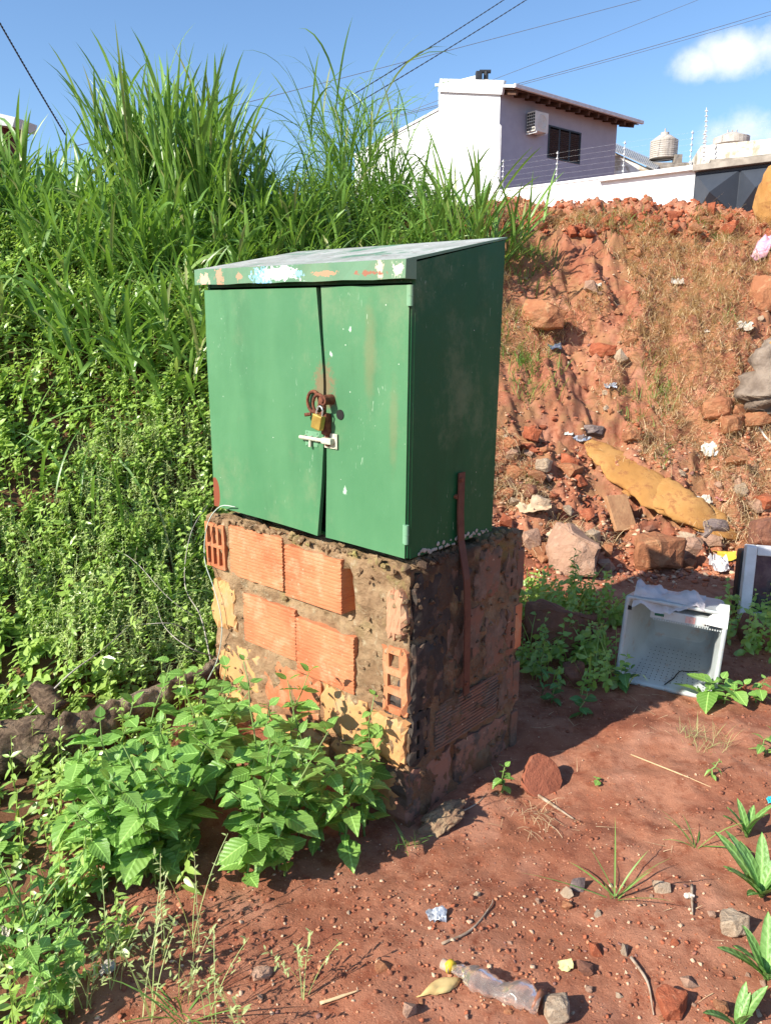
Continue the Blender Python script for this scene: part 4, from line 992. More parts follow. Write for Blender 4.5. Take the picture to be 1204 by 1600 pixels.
# ---------------------------------------------------------------- broad-leaved plants built leaf by leaf
def toothed_leaf(seed, wid=.33, teeth=True, cup=.12, droop=.28, nx_=9):
    r = np.random.default_rng(seed); V = []; 
    for i in range(nx_+1):
        x = i/nx_; w = wid*(math.sin(math.pi*min(1, (x**.72)*.98+.02)))**.85
        if i == 0: w = .05
        if i == nx_: w = 0.004
        w *= 1+(.07 if (i % 2 and teeth) else -.03)*(teeth)
        z = -droop*x**2+.03*math.sin(x*5+seed)
        for s_, k in ((-1, 1), (-.5, .52), (0, 0), (.5, .52), (1, 1)):
            sg = math.copysign(1, s_) if s_ else 0
            zz = z+cup*abs(k)*w*1.6+(.018 if abs(s_) == .5 else 0)*math.sin(i*3.1)+(r.normal(0, .010) if abs(s_) == 1 else 0)
            V.append((x+(.015 if abs(s_) == 1 and teeth and i % 2 else 0), sg*k*w, zz))
    F = []
    for i in range(nx_):
        for j in range(4): a = i*5+j; F.append((a, a+1, a+6, a+5))
    return np_mesh('leaf', V, F, smooth=True)
LEAVES = [toothed_leaf(s, wid=w, droop=d, cup=c) for s, w, d, c in ((1, .41, .22, .10), (2, .38, .38, .16), (3, .43, .12, .08), (4, .36, .5, .2))]
for l in LEAVES: l.materials.append(BROAD)
STEM_ME = {}
def plant(name, base, hgt, nn, lmax, label, cat='plant', group=None, lean=(0, 0), mats=None, branch=0, start=.12, lm=None, wob=.03):
    root = empty(name, base); tag(root, label, cat, group)
    bx = [np.array([0, 0, -.02])]
    for i in range(1, nn+1):
        t = i/nn; bx.append(np.array([lean[0]*t*t*hgt+random.uniform(-wob, wob)*.3, lean[1]*t*t*hgt+random.uniform(-wob, wob)*.3, hgt*t]))
    me = tube(bx, list(np.linspace(.0045, .0015, nn+1)), 6); link('stem', me, root, STEM)
    a0 = random.uniform(0, 3.14)
    lm = lm or LEAVES
    for i in range(1, nn+1):
        t = i/nn
        if t < start: continue
        sz = lmax*(math.sin(min(1, (1.12-t)*1.5)*math.pi/2)*.8+.2)*(.72 if t < .2 else 1)
        for k in range(2):
            a = a0+i*math.pi/2+k*math.pi+random.uniform(-.35, .35); s = sz*random.uniform(.75, 1.2)
            el = random.uniform(-.35, .35)+(.7 if t > .93 else .25*t)
            d = Vector((math.cos(a)*math.cos(el), math.sin(a)*math.cos(el), math.sin(el)+.15)); pet = s*.22
            lf = link('leaf', random.choice(lm), root)
            lf.location = Vector(bx[i])+d*pet*.6
            lf.rotation_euler = (Matrix.Rotation(a, 3, 'Z') @ Matrix.Rotation(-el, 3, 'Y') @ Matrix.Rotation(random.uniform(-.4, .4), 3, 'X')).to_euler(); lf.scale = (s, s, s)
            if mats: lf.material_slots[0].link = 'OBJECT'; lf.material_slots[0].material = mats
            if s > .05:   # small axillary leaf
                lf2 = link('leaf', random.choice(lm), root); s2 = s*random.uniform(.3, .5); lf2.location = Vector(bx[i])+Vector((0, 0, .006)); el2 = random.uniform(.3, 1.0); a2 = a+random.uniform(-.5, .5)
                lf2.rotation_euler = (Matrix.Rotation(a2, 3, 'Z') @ Matrix.Rotation(-el2, 3, 'Y')).to_euler(); lf2.scale = (s2,)*3
                if mats: lf2.material_slots[0].link = 'OBJECT'; lf2.material_slots[0].material = mats
    return root
random.seed(5)
MIXED = [toothed_leaf(s, wid=w, droop=d, cup=.15) for s, w, d in ((21, .24, .3), (22, .27, .5), (23, .3, .15))]
for l in MIXED: l.materials.append(BROAD)
GN = 'broad-leaved weeds massed against the foot of the pillar'
GL = 'leafy green weed within the dense mass against the foot of the pillar'
# tall ones the photo singles out
plant('broad_leaf_weed', (*gp(405, 1330)[:2], H(*gp(405, 1330)[:2])), .60, 9, .062, 'tall thin weed rising alone in front of the lower orange bricks', 'plant', lean=(-.05, .15), start=.3)
plant('broad_leaf_weed', (*gp(575, 1290)[:2], H(*gp(575, 1290)[:2])), .46, 9, .060, 'weed climbing up the front corner of the pillar by the broken-open brick', 'plant', lean=(.03, .05), start=.12)
plant('broad_leaf_weed', (*gp(190, 1330)[:2], H(*gp(190, 1330)[:2])), .42, 6, .105, 'weed with one large heart-shaped leaf standing up in front of the log', 'plant', lean=(-.1, .1), start=.5)
plant('broad_leaf_weed', (*gp(120, 1330)[:2], H(*gp(120, 1330)[:2])), .36, 5, .10, 'slim weed with a few large pale leaves crossing the log', 'plant', lean=(.1, .1), start=.6)
cnt = 0
for i in range(90):
    t = random.random(); px = random.uniform(130, 590); lo = np.interp(px, [130, 300, 450, 600], [1395, 1395, 1385, 1290]); hi = np.interp(px, [130, 300, 450, 600], [1250, 1210, 1200, 1225])
    py = random.uniform(hi, lo); b = G(px, py)
    loc_ = np.array([b[0], b[1]])-PO[:2]; xl, yl = loc_@AX[:2], loc_@AY[:2]
    if xl > -1.08 and yl > -.05: continue
    hgt = np.interp(px, [130, 250, 400, 520, 600], [.28, .40, .43, .40, .27])*random.uniform(.6, 1.1)*(1 if py > hi+40 else 1.1)
    if cnt >= 50: break
    cnt += 1
    plant('broad_leaf_weed', (b[0], b[1], H(b[0], b[1])), hgt, random.choice((5, 6, 7)), random.uniform(.080, .112), f"{'taller' if hgt > .36 else 'low' if hgt < .27 else 'middling'}{' narrower-leaved' if i % 4 == 0 else ''} weed {'beside the log' if px < 240 else 'before the pale lower bricks' if px < 400 else 'below the ribbed orange bricks' if px < 500 else 'at the front corner of the pillar'}, {'outer edge' if py > (hi+lo)/2 else 'inner side'}", 'plant', GN, lean=(random.uniform(-.35, .35), random.uniform(-.35, .15)), lm=None if i % 4 else MIXED)
GN2 = 'weeds growing in the bottom left corner in front of the log'; GL2 = 'leafy weed in the sunny patch in front of the log, away from the pillar'
NARROW = [toothed_leaf(s, wid=w, droop=d, cup=.15) for s, w, d in ((11, .19, .3), (12, .16, .5), (13, .22, .15))]
for l in NARROW: l.materials.append(BROAD)
for i in range(17):
    px = random.uniform(-30, 190); py = random.uniform(1330, 1620); b = G(px, py)
    plant('leafy_weed', (b[0], b[1], H(b[0], b[1])), random.uniform(.14, .30), random.choice((5, 6, 7)), random.uniform(.04, .066), f"{'narrow' if i % 3 else 'broad'}-leaved weed in the sunny patch {'at the very bottom left corner' if py > 1500 else 'just below the log end'}, {'by the left edge' if px < 70 else 'towards the red soil'}", 'plant', GN2, lean=(random.uniform(-.3, .3), random.uniform(-.3, .3)), lm=NARROW if i % 3 else LEAVES)
# right-hand plants
b = G(1095, 1098); plant('broad_leaf_weed', tuple(b), .12, 4, .115, 'low sunlit plant with big leaves in front of the white plastic tub', 'plant', lean=(.5, -.3), start=0)
b = G(1130, 1100); plant('broad_leaf_weed', tuple(b), .09, 3, .085, 'small leafy plant at the right corner of the white plastic tub', 'plant', lean=(.8, 0), start=0)
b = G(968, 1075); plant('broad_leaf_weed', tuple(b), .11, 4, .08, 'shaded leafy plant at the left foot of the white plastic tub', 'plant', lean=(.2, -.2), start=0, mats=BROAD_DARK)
b = G(783, 1240); plant('seedling', tuple(b), .11, 4, .05, 'small round-leaved plant at the right foot of the pillar', 'plant', start=0)
b = G(932, 1228); plant('seedling', tuple(b), .03, 2, .028, 'tiny seedling on bare soil right of the tilted tile', 'plant', start=0)
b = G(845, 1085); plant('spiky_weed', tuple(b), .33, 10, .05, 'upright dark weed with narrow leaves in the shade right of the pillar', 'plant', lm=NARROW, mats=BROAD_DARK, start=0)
b = G(893, 950); plant('spiky_weed', tuple(b), .34, 10, .07, 'upright weed with long leaves standing before the sunlit rubble', 'plant', lm=NARROW, start=0)
for i, (px, py, l) in enumerate([(1180, 1100, 'leafy sprig at the right edge below the white monitor frame'), (1110, 1215, 'scraggly weed on the soil halfway down the right edge'), (1190, 1180, 'trailing weed close to the right edge above the plantains'), (860, 1100, 'dark leafy weed low in the shade between pillar and reddish boulder'), (905, 1120, 'dark leafy weed at the shadow edge right of the pillar')]):
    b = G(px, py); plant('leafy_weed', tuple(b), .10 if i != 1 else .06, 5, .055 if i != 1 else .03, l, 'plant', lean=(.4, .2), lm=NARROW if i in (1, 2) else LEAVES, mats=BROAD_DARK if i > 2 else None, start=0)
# plantain rosettes with ribbed strap leaves
def strap_leaf(seed):
    V = []; n = 9; 
    for i in range(n+1):
        x = i/n; w = .105*math.sin(math.pi*min(1, x*.97+.03))**.7+.012; w = w if i < n else .003
        for k, zz in ((-1, .02), (-.5, -.003), (0, .012), (.5, -.003), (1, .02)): V.append((x, k*w, zz-.35*x*x+.12*x))
    F = [(i*5+j, i*5+j+1, i*5+j+6, i*5+j+5) for i in range(n) for j in range(4)]
    m_ = np_mesh('leaf', V, F, smooth=True); m_.materials.append(PLANT_M); return m_
PLANT_M = leafmat('plantain_leaf', (.11, .22, .05), (.16, .30, .08), obj=True, trans=.25, rough=.4)
SL_ = strap_leaf(0)
for px, py, n, s, lab in [(1188, 1400, 14, .18, 'largest plantain rosette with ribbed upright leaves at the right edge'), (1196, 1530, 9, .15, 'middle plantain rosette below the pale yellow stone'), (1150, 1612, 6, .12, 'small plantain rosette at the bottom right corner'), (1165, 1310, 6, .14, 'upper plantain with drooping leaves beside the turquoise scrap')]:
    b = G(px, py); r = empty('plantain', tuple(b)); tag(r, lab, 'plant')
    for k in range(n):
        l_ = link('leaf', SL_, r); a = k*2.4+random.random(); e = random.uniform(.75, 1.35); s_ = s*random.uniform(.7, 1.1)
        l_.rotation_euler = (Matrix.Rotation(a, 3, 'Z') @ Matrix.Rotation(-e, 3, 'Y')).to_euler(); l_.scale = (s_,)*3; l_.location = (0, 0, .0)
# grass tufts
def tuft(px, py, n, L, W, label, m=GRASS, spread=.05, th=(.2, 1.1), kap=(.3, 1.2), name='grass_tuft', group=None):
    b = G(px, py); a = U(0, 6.28, n); r = spread*np.sqrt(rng.random(n)); x = b[0]+r*np.cos(a); y = b[1]+r*np.sin(a)
    P = np.stack([x, y, height(x, y)-.005], -1)
    V, F_, T = blades(P, U(0, 6.28, n), U(*th, n), U(*kap, n), L*U(.5, 1.1, n), U(.6, 1.1, n)*W, S=5, fold=.15, twist=rng.normal(0, .4, n))
    return tag(link(name, np_mesh(name, V, F_, T), None, m), label, 'grass tuft', group)
LIMEG = leafmat('young_grass', (.10, .22, .035), (.19, .33, .08), trans=.3)
tuft(960, 1405, 9, .26, .009, 'small grass plant with long leaves sprawling over the pebbly soil', LIMEG, .01, (.5, 1.35), (.2, .6))
tuft(1085, 1325, 8, .19, .008, 'thin arching grass plant right of the bare soil patch', LIMEG, .01, (.4, 1.3), (.4, 1.0))
tuft(635, 1325, 16, .10, .006, 'little grass tuft at the bottom corner of the pillar', LIMEG, .03)
tuft(1100, 1160, 90, .10, .0025, 'fine thread-leaved tuft on the soil below the plastic tub', WISP, .10)
for px, py, n, L, sp, lab in [(985, 348, 170, .17, .30, 'green grass tuft on the crest in front of the white wall'), (930, 352, 70, .14, .2, 'smaller green tuft on the crest left of the other crest grass'), (1105, 358, 130, .16, .22, 'green grass tuft on the crest below the dark gate'),
                          (1030, 612, 110, .20, .16, 'bright green tuft halfway up the dry bank above the yellow foam'), (1010, 650, 90, .16, .25, 'thin yellow-green tuft just above the yellow foam'), (840, 420, 150, .22, .22, 'dark green tuft right behind the cabinet roof on the bank'),
                          (812, 400, 150, .26, .18, 'grass tuft against the upper right edge of the cabinet'), (815, 560, 170, .20, .22, 'grass tuft beside the right edge of the cabinet below the orange rock'), (822, 610, 120, .20, .16, 'lowest grass tuft beside the right edge of the cabinet'), (850, 590, 60, .18, .2, 'sparse tuft at the top of the dark gully'),
                          (985, 510, 16, .16, .03, 'few green blades below the clay overhang in mid bank'), (1140, 495, 50, .13, .15, 'pale green tuft high on the right of the dry bank'), (825, 750, 24, .10, .05, 'small green sprout among rubble right of the cabinet foot'), (1035, 725, 20, .14, .05, 'few blades just above the yellow foam middle'), (985, 640, 30, .14, .1, 'yellowing blades left of the bright bank tuft')]:
    tuft(px, py, n, L, .0075, lab, LIMEG if 'dark' not in lab else GRASS, sp)
# wiry seed stalks bottom left
def wiry(px, py, n, Hh, lab):
    b = G(px, py); P = np.tile(b, (n, 1))+np.c_[U(-.02, .02, n), U(-.02, .02, n), np.zeros(n)]
    a, t0, k, L = U(0, 6.28, n), U(.05, .45, n), U(.1, .5, n), Hh*U(.6, 1.1, n)
    parts = [blades(P, a, t0, k, L, np.full(n, .003), S=6, fold=0, shape='stalk')]
    th = t0+k*.35; tip = P+np.stack([np.cos(a)*np.sin(th)*L, np.sin(a)*np.sin(th)*L, np.cos(th)*L], -1)
    for j in range(7):
        f = .55+j*.07; pos = P+(tip-P)*f; parts.append(inst(LTN, _quads(LTN), pos, rotm(U(0, 6.28, n), U(.2, 1.2, n), np.zeros(n)), U(.012, .022, n), U(.3, .9, n)))
    V, F_, T = join(parts); return tag(link('wiry_weed', np_mesh('wiry_weed', V, F_, T), None, WISP), lab, 'plant', 'wiry seed-bearing weeds at the bottom left')
for px, py, w_ in [(330, 1600, 'on bare soil at the bottom edge'), (290, 1560, 'beside the sprawling grass plant'), (235, 1590, 'left of the sprawling grass plant'), (475, 1560, 'standing alone on soil, nearest the crushed bottle'), (180, 1540, 'beside the pale pinkish scrap'), (375, 1620, 'half cut off by the bottom edge'), (250, 1500, 'where the leafy weeds give way to soil'), (130, 1580, 'among the front leafy weeds'), (60, 1600, 'in the bottom left corner'), (310, 1480, 'highest on the soil, close to the broad leaves')]:
    wiry(px, py, random.randint(4, 8), random.uniform(.16, .30), 'thin wiry seed-bearing weed '+w_)
tuft(285, 1590, 14, .22, .008, 'sprawling grass plant on red soil at the bottom left', LIMEG, .02, (.3, 1.3), (.2, .9))
tuft(20, 1500, 26, .26, .012, 'grass plant at the left edge in front of the log', LIMEG, .04, (.2, 1.0), (.3, 1.1))

# ---------------------------------------------------------------- stones, clods and rubble
def rockmat(name, a, b, c3, rough=.9):
    m = M_(name); v = m.obj(rnd=True); c = m.mix(m.step(m.noise(2.2, 6, .6, v), .35, .65), a, b); c = m.mix(m.step(m.noise(5, 7, .7, v), .52, .68), c, c3)
    c = m.mix(m.math('MULTIPLY', m.rand(), .35), c, tuple(x*.55 for x in a)); m.color(c).rough(rough).spec(.2); m.bump(m.noise(9, 8, .7, v), .55, .06); return m.m
R_ORANGE = rockmat('orange_clay_rock', (.42, .19, .095), (.36, .14, .07), (.50, .28, .15))
R_RED = rockmat('red_clod', (.42, .125, .06), (.33, .09, .045), (.52, .20, .11))
R_BROWN = rockmat('brown_rock', (.22, .10, .07), (.30, .13, .08), (.36, .17, .10))
R_PALE = rockmat('pale_stone', (.50, .38, .27), (.42, .30, .21), (.60, .48, .35))
R_PINK = rockmat('pinkish_stone', (.48, .29, .20), (.40, .24, .17), (.55, .36, .26))
R_GREY = rockmat('grey_stone', (.27, .21, .19), (.22, .16, .15), (.36, .28, .25))
def rock_mesh(seed, blocky=.5, n=16, sub=False):
    r = np.random.default_rng(seed); bm = bmesh.new()
    for i in range(n):
        p = r.normal(0, 1, 3); p /= np.linalg.norm(p); q = np.clip(p*1.5, -.85, .85); p = p*(1-blocky)+q*blocky; bm.verts.new(p*.5*r.uniform(.85, 1.05))
    bmesh.ops.convex_hull(bm, input=bm.verts[:]); bmesh.ops.delete(bm, geom=[v for v in bm.verts if not v.link_faces], context='VERTS')
    if sub:
        bmesh.ops.dissolve_limit(bm, angle_limit=.35, verts=bm.verts[:], edges=bm.edges[:])
        bmesh.ops.bevel(bm, geom=bm.edges[:], offset=.03, segments=1, affect='EDGES'); bmesh.ops.triangulate(bm, faces=bm.faces[:])
        bmesh.ops.subdivide_edges(bm, edges=[e for e in bm.edges if e.calc_length() > .12], cuts=2, use_grid_fill=True); bmesh.ops.triangulate(bm, faces=bm.faces[:])
        for v in bm.verts:
            k = float(fbm(N3, v.co.x*3+seed+v.co.z, v.co.y*3+v.co.z*2, 1.3, 3)); v.co *= 1+k*.2
    return bm_mesh('stone', bm)
SMALLR = [rock_mesh(i, .3+.5*(i % 3)/2, 14) for i in range(10)]
BIGR = [rock_mesh(100+i, .62, 22, True) for i in range(6)]
def rock(px, py, w, h, m, label, cat='stone', d=None, name='stone', group=None, meshes=None, sink=.25, rz=None, tilt=None):
    """w,h apparent size in photo pixels, converted to metres at its own distance"""
    b = G(px, py); dist = np.linalg.norm(b-EYE); W_, H_ = w/1200*dist, h/1200*dist; D_ = d or (W_+H_)/2
    o = link(name, random.choice(meshes or (BIGR if w > 28 else SMALLR)), None); 
    if len(o.data.materials) == 0: o.data.materials.append(m)
    o.material_slots[0].link = 'OBJECT'; o.material_slots[0].material = m
    o.location = (b[0], b[1], b[2]+H_*(.5-sink)); o.scale = (W_, D_, H_)
    o.rotation_euler = tilt or (random.uniform(-.15, .15), random.uniform(-.15, .15), rz if rz is not None else random.uniform(-.4, .4))
    tag(o, label, cat, group); return o
random.seed(11)
big = [
 (845, 512, 72, 52, R_ORANGE, 'large orange rock with one shaded face lying right of the cabinet'), (893, 885, 95, 95, R_PINK, 'big pinkish block just behind the right shoulder of the pillar'), (1025, 885, 85, 75, R_ORANGE, 'orange-topped rock in half shade just above the white plastic tub'),
 (868, 1010, 110, 105, R_BROWN, 'big reddish boulder in the shade right of the pillar'), (893, 1068, 42, 46, R_BROWN, 'smaller brown stone at the foot of the shaded reddish boulder'), (1175, 1003, 48, 55, R_BROWN, 'brown stone below the white monitor frame'),
 (1118, 652, 50, 38, R_ORANGE, 'rounded tan rock just left of the grey sack'), (1152, 660, 34, 34, R_ORANGE, 'orange rock squeezed between tan rock and grey sack'), (1140, 676, 42, 36, R_ORANGE, 'orange wedge stone below the grey sack'),
 (1180, 665, 50, 26, R_ORANGE, 'flat orange stone under the white cable loop'), (1190, 480, 45, 60, R_ORANGE, 'broad orange clay lump high at the right edge of the bank'),
 (1112, 838, 52, 30, R_GREY, 'flat grey slab stone under the lower end of the yellow foam'), (1190, 845, 45, 50, R_BROWN, 'dark red block at the right edge above the monitor frame'), (1185, 800, 28, 26, R_PINK, 'pale pinkish stone at the right edge above the dark red block'),
 (922, 458, 26, 20, R_PINK, 'pinkish stone on the upper bank beside white scrap'), (1110, 848, 36, 26, R_PINK, 'pinkish stone just below the grey slab'), (1077, 868, 42, 36, R_PINK, 'angular pinkish stone between foam tip and monitor frame'),
 (832, 688, 34, 28, R_RED, 'red lump at the base of the gully beside the cabinet'), (848, 735, 30, 26, R_PALE, 'pale cream stone among rubble right of the cabinet foot'), (843, 795, 34, 28, R_PALE, 'cream block in the lower rubble behind the pillar shoulder'),
 (805, 745, 34, 26, R_ORANGE, 'orange stone against the lower right edge of the cabinet'), (798, 700, 30, 20, R_ORANGE, 'flat orange stone close to the cabinet edge above the others'), (905, 762, 32, 24, R_RED, 'dark red angular stone left of the yellow foam'),
 (925, 675, 36, 22, R_GREY, 'grey-brown stone touching the upper tip of the yellow foam'), (887, 728, 34, 26, R_RED, 'red stone below the shiny silver scrap'), (910, 690, 24, 14, R_GREY, 'small grey stone on the foam tip'),
 (985, 690, 32, 24, R_ORANGE, 'orange stone peeking above the middle of the yellow foam'), (985, 540, 22, 18, R_ORANGE, 'small orange block below the clay overhang'), (968, 562, 18, 26, R_PALE, 'cream chip standing upright in mid bank'),
 (940, 558, 46, 26, R_RED, 'red clay block at the mouth of the gully'), (1162, 870, 30, 26, R_ORANGE, 'orange stone on the yellow plastic near the monitor frame'), (830, 850, 40, 30, R_PINK, 'pinkish broken block beside the pillar shoulder'),
 (1152, 1085, 30, 24, R_RED, 'red clod right of the big-leaved plant by the tub'), (1145, 1455, 42, 38, R_PALE, 'round pale yellow-brown stone left of the plantain rosettes'), (1048, 1578, 46, 38, R_RED, 'dark red broken brick piece at the bottom edge'),
 (1032, 1392, 24, 22, R_PALE, 'white-topped pebble at the tip of the sprawling grass'), (902, 1388, 26, 24, R_GREY, 'purple-grey stone on the soil beside the sprawling grass'), (885, 1402, 20, 18, R_PALE, 'pale stone touching the purple-grey stone'),
 (885, 1420, 18, 14, R_ORANGE, 'orange chip below the purple-grey stone'), (598, 1518, 28, 18, R_ORANGE, 'bright orange brick chip left of the crushed bottle'), (868, 1590, 42, 34, R_PALE, 'pale crumbly lump right of the crushed bottle at the bottom'),
 (1125, 1580, 20, 22, R_ORANGE, 'orange chip at the bottom right beside the small plantain'), (930, 1488, 20, 24, R_RED, 'red upright chip right of the pale yellow scrap'), (912, 1518, 26, 20, R_BROWN, 'dark red round pebble below the pale yellow scrap'),
 (975, 1490, 12, 22, R_PALE, 'small cream upright pebble right of the red chip'), (408, 1526, 30, 18, R_PINK, 'pinkish-tan flat stone on the soil at lower left'), (1110, 1435, 12, 10, R_PINK, 'small pink pebble left of the round pale stone'),
 (640, 1585, 26, 20, R_PINK, 'tan stone below the crushed bottle at the bottom'), (1075, 1540, 22, 16, R_PINK, 'rounded tan pebble above the dark red brick piece'), (180, 540, 26, 22, R_BROWN, 'brown stone peeping through weeds under the tall grass')]
for px, py, w, h, m, lab in big:
    rock(px, py, w, h, m, lab)
# scattered stones: alike ones share a label and a group
def zone(n, px0, px1, py0, py1, s0, s1, mats, label, group, ok=None, names='stone', where=('', '', '')):
    for i in range(n):
        px, py = random.uniform(px0, px1), random.uniform(py0, py1)
        if ok and not ok(px, py): continue
        s = s0+(s1-s0)*random.random()**1.8; mt = random.choice(mats); cw = {'orange_clay_rock': 'orange', 'red_clod': 'red', 'brown_rock': 'brown', 'pale_stone': 'pale cream', 'pinkish_stone': 'pinkish'}[mt.name]; fx = (px-px0)/(px1-px0)
        rock(px, py, s, s*random.uniform(.5, .9), mt, f"{'larger' if s > s0+(s1-s0)*.35 else 'small'} {cw} {label}, {where[0 if fx < .34 else 1 if fx < .67 else 2]}", group=group, meshes=SMALLR, rz=random.uniform(0, 6.28), sink=.3, name=names, cat='stone')
zone(90, 785, 1204, 330, 372, 8, 26, [R_RED, R_RED, R_RED, R_ORANGE], 'clod along the top of the bank', 'red clods along the top of the bank', where=('near the stiff grass clump', 'below the white wall', 'below the dark gate'))
zone(105, 780, 1204, 700, 905, 8, 40, [R_ORANGE, R_RED, R_PINK, R_ORANGE, R_PALE, R_BROWN], 'broken stone in the rubble', 'rubble stones at the foot of the bank', lambda x, y: not (900 < x < 1150 and y < 690+(x-900)*.55+60 and y > 660+(x-900)*.5), where=('beside the lower cabinet', 'around the yellow foam', 'above the monitor frame'))
zone(32, 790, 1204, 385, 700, 6, 18, [R_ORANGE, R_RED, R_PALE, R_PINK], 'stone lodged in the slope', 'small stones lodged in the dry slope', where=('near the large orange rock', 'in mid bank', 'towards the grey sack'))
zone(26, 780, 870, 640, 790, 8, 26, [R_RED, R_RED, R_ORANGE], 'clod in the crumbled earth', 'red clods beside the cabinet', where=('touching the cabinet edge', 'between cabinet and gully', 'at the gully foot'))
zone(34, 380, 1204, 1380, 1600, 6, 15, [R_PINK, R_PALE, R_RED, R_ORANGE, R_PINK], 'pebble on the bare soil', 'pebbles on the bare red soil', where=('left of the crushed bottle', 'around the crushed bottle', 'towards the plantains'))
# fine rubble nobody could count
def rubble(name, P, s, m, flat=.7):
    Ts = []; n = len(P); parts = []
    for k in range(4):
        me = SMALLR[k]; T = np.array([v.co for v in me.vertices]); me.calc_loop_triangles(); FT = np.array([t.vertices for t in me.loop_triangles]); sel = np.arange(n) % 4 == k
        q = sel.sum(); sz = s[sel][:, None]*np.c_[U(.7, 1.2, q), U(.7, 1.2, q), U(.5, .9, q)*flat]
        parts.append(inst(T, FT, P[sel]+np.array([0, 0, 1])*(s[sel]*.12)[:, None], rotm(U(0, 6.28, q), U(-.5, .5, q), U(-.5, .5, q)), sz, U(0, 1, q)))
    V, F_, T = join(parts); return tag(link(name, np_mesh(name, V, F_, T), None, m), kind='stuff')
GRIT = M_('mixed_grit'); t = GRIT.attr('tint'); c = GRIT.mix(GRIT.step(t, .3, .5), (.36, .115, .06), (.46, .20, .11)); c = GRIT.mix(GRIT.step(t, .72, .78), c, (.55, .36, .24)); c = GRIT.mix(GRIT.step(t, .93, .95), c, (.54, .38, .26)); c = GRIT.mix(GRIT.math('SUBTRACT', 1, GRIT.step(t, .05, .12)), c, (.22, .11, .09))
GRIT.color(c).rough(.92).spec(.15); GRIT = GRIT.m
def bare(x, y): return (y < toe(x)+.2) & (x > -.85) & ((N3(x*3, y*3)+.5*N4(x*9, y*9)) > -.25-.35*(y < 1.9))
P = scatter(6500, -.9, 3.2, 1.2, 5.0, bare); rubble('gravel', P, .002+.011*rng.random(len(P))**3.5, GRIT)
P = scatter(2600, -.7, 1.6, 1.25, 2.0, bare); rubble('gravel', P, .003+.014*rng.random(len(P))**3, GRIT)
P = scatter(11000, .3, 4.4, 4.4, 8.6, lambda x, y: (y > toe(x)-.4) & ((N3(x*2.5, y*2.5)+.4*N4(x*7, y*7)) > -.15-.5*(y < toe(x)+.6)-.6*(y > crest(x)-.5))); rubble('rubble', P, .008+.04*rng.random(len(P))**3, GRIT)
P = scatter(2600, .3, 4.4, 7.3, 8.8, lambda x, y: (y > crest(x)-.65)); rubble('rubble', P, .015+.06*rng.random(len(P))**2, R_RED, .9)

# dead straw matting the bank
P = scatter(4200, .5, 3.6, 4.5, 6.3, lambda x, y: (y > toe(x)-.25) & (y < toe(x)+1.0) & (N1(x*3, y*3) > -.3)); rubble('rubble', P, .010+.045*rng.random(len(P))**2.2, GRIT, .75)
P = scatter(20000, -.9, 2.6, 1.2, 4.2, lambda x, y: (y < toe(x)) & (x > -.9) & (N2(x*2.6, y*2.6)+.6*N4(x*10, y*10) > -.12)); rubble('soil_grains', P, .0022+.006*rng.random(len(P))**2.5, GRIT, .8)
CRUMB = rockmat('soil_crumbs', (.33, .118, .066), (.40, .16, .10), (.26, .09, .05))
P = scatter(15000, -.9, 3.2, 1.2, 4.8, lambda x, y: (y < toe(x)+.2) & (x > -.9) & (N5(x*2.2, y*2.2)+.5*N1(x*8, y*8) > .02-.3*(y < 1.8))); rubble('soil_crumbs', P, .004+.016*rng.random(len(P))**3, CRUMB, .8)
P = scatter(9000, .3, 4.4, 4.6, 8.5, lambda x, y: (y > toe(x)-.1) & (N1(x*2.2, y*2.2)+.5*N5(x*8, y*8) > .0)); rubble('soil_crumbs', P, .008+.035*rng.random(len(P))**3, CRUMB, .8)
def strawk(x, y): return (y > toe(x)+.15) & (y < crest(x)-.12) & (x > .35) & ((N3(x*1.5, y*1.5)*1.2+N5(x*4, y*4)*.7+.10*(x-1.2)) > .0)
P = scatter(60000, .4, 4.4, 4.8, 8.3, strawk); n = len(P)
down = np.arctan2(-1, 0)+rng.normal(0, 1.2, n)
V, F_, T = blades(P+np.array([0, 0, .004]), down, U(.5, 1.5, n), U(.3, 1.5, n), U(.06, .20, n), U(.003, .0068, n), S=3, fold=0, shape='thin')
tag(link('dry_straw', np_mesh('dry_straw', V, F_, T), None, STRAWM), kind='stuff')
P = scatter(900, .3, 3.4, 1.5, 4.9, lambda x, y: (y < toe(x)) & (N2(x*2, y*2) > .05)); n = len(P)
V, F_, T = blades(P+np.array([0, 0, .004]), U(0, 6.28, n), U(1.2, 1.6, n), U(-.1, .4, n), U(.02, .08, n), U(.0012, .0025, n), S=2, fold=0, shape='thin')
tag(link('straw_bits', np_mesh('straw_bits', V, F_, T), None, STRAWM), kind='stuff')
# thick bundles of dead straw
for px, py, lab in [(1095, 470, 'matted tail of dead straw hanging down the upper bank'), (1060, 540, 'spread of pale dead straw in the middle of the bank'), (838, 1282, 'dry straw wisp on the soil right of the pillar base'), (1130, 780, 'brown tangle of dead roots at the right of the yellow foam'), (1020, 690, 'pale straw lying over the top of the yellow foam')]:
    b = G(px, py); n = 420 if px != 838 else 40; sp = .16 if px != 838 else .04; x = b[0]+rng.normal(0, sp, n); y = b[1]+rng.normal(0, sp*1.4, n); P = np.stack([x, y, height(x, y)+.01], -1)
    V, F_, T = blades(P, -math.pi/2+rng.normal(0, .7, n), U(.4, 1.3, n), U(.4, 1.4, n), U(.08, .24, n)*(1 if px != 838 else .5), U(.002, .004, n), S=4, fold=0, shape='thin')
    tag(link('dead_straw_tuft', np_mesh('dead_straw_tuft', V, F_, T), None, STRAWM), lab, 'dead straw', kind='stuff')

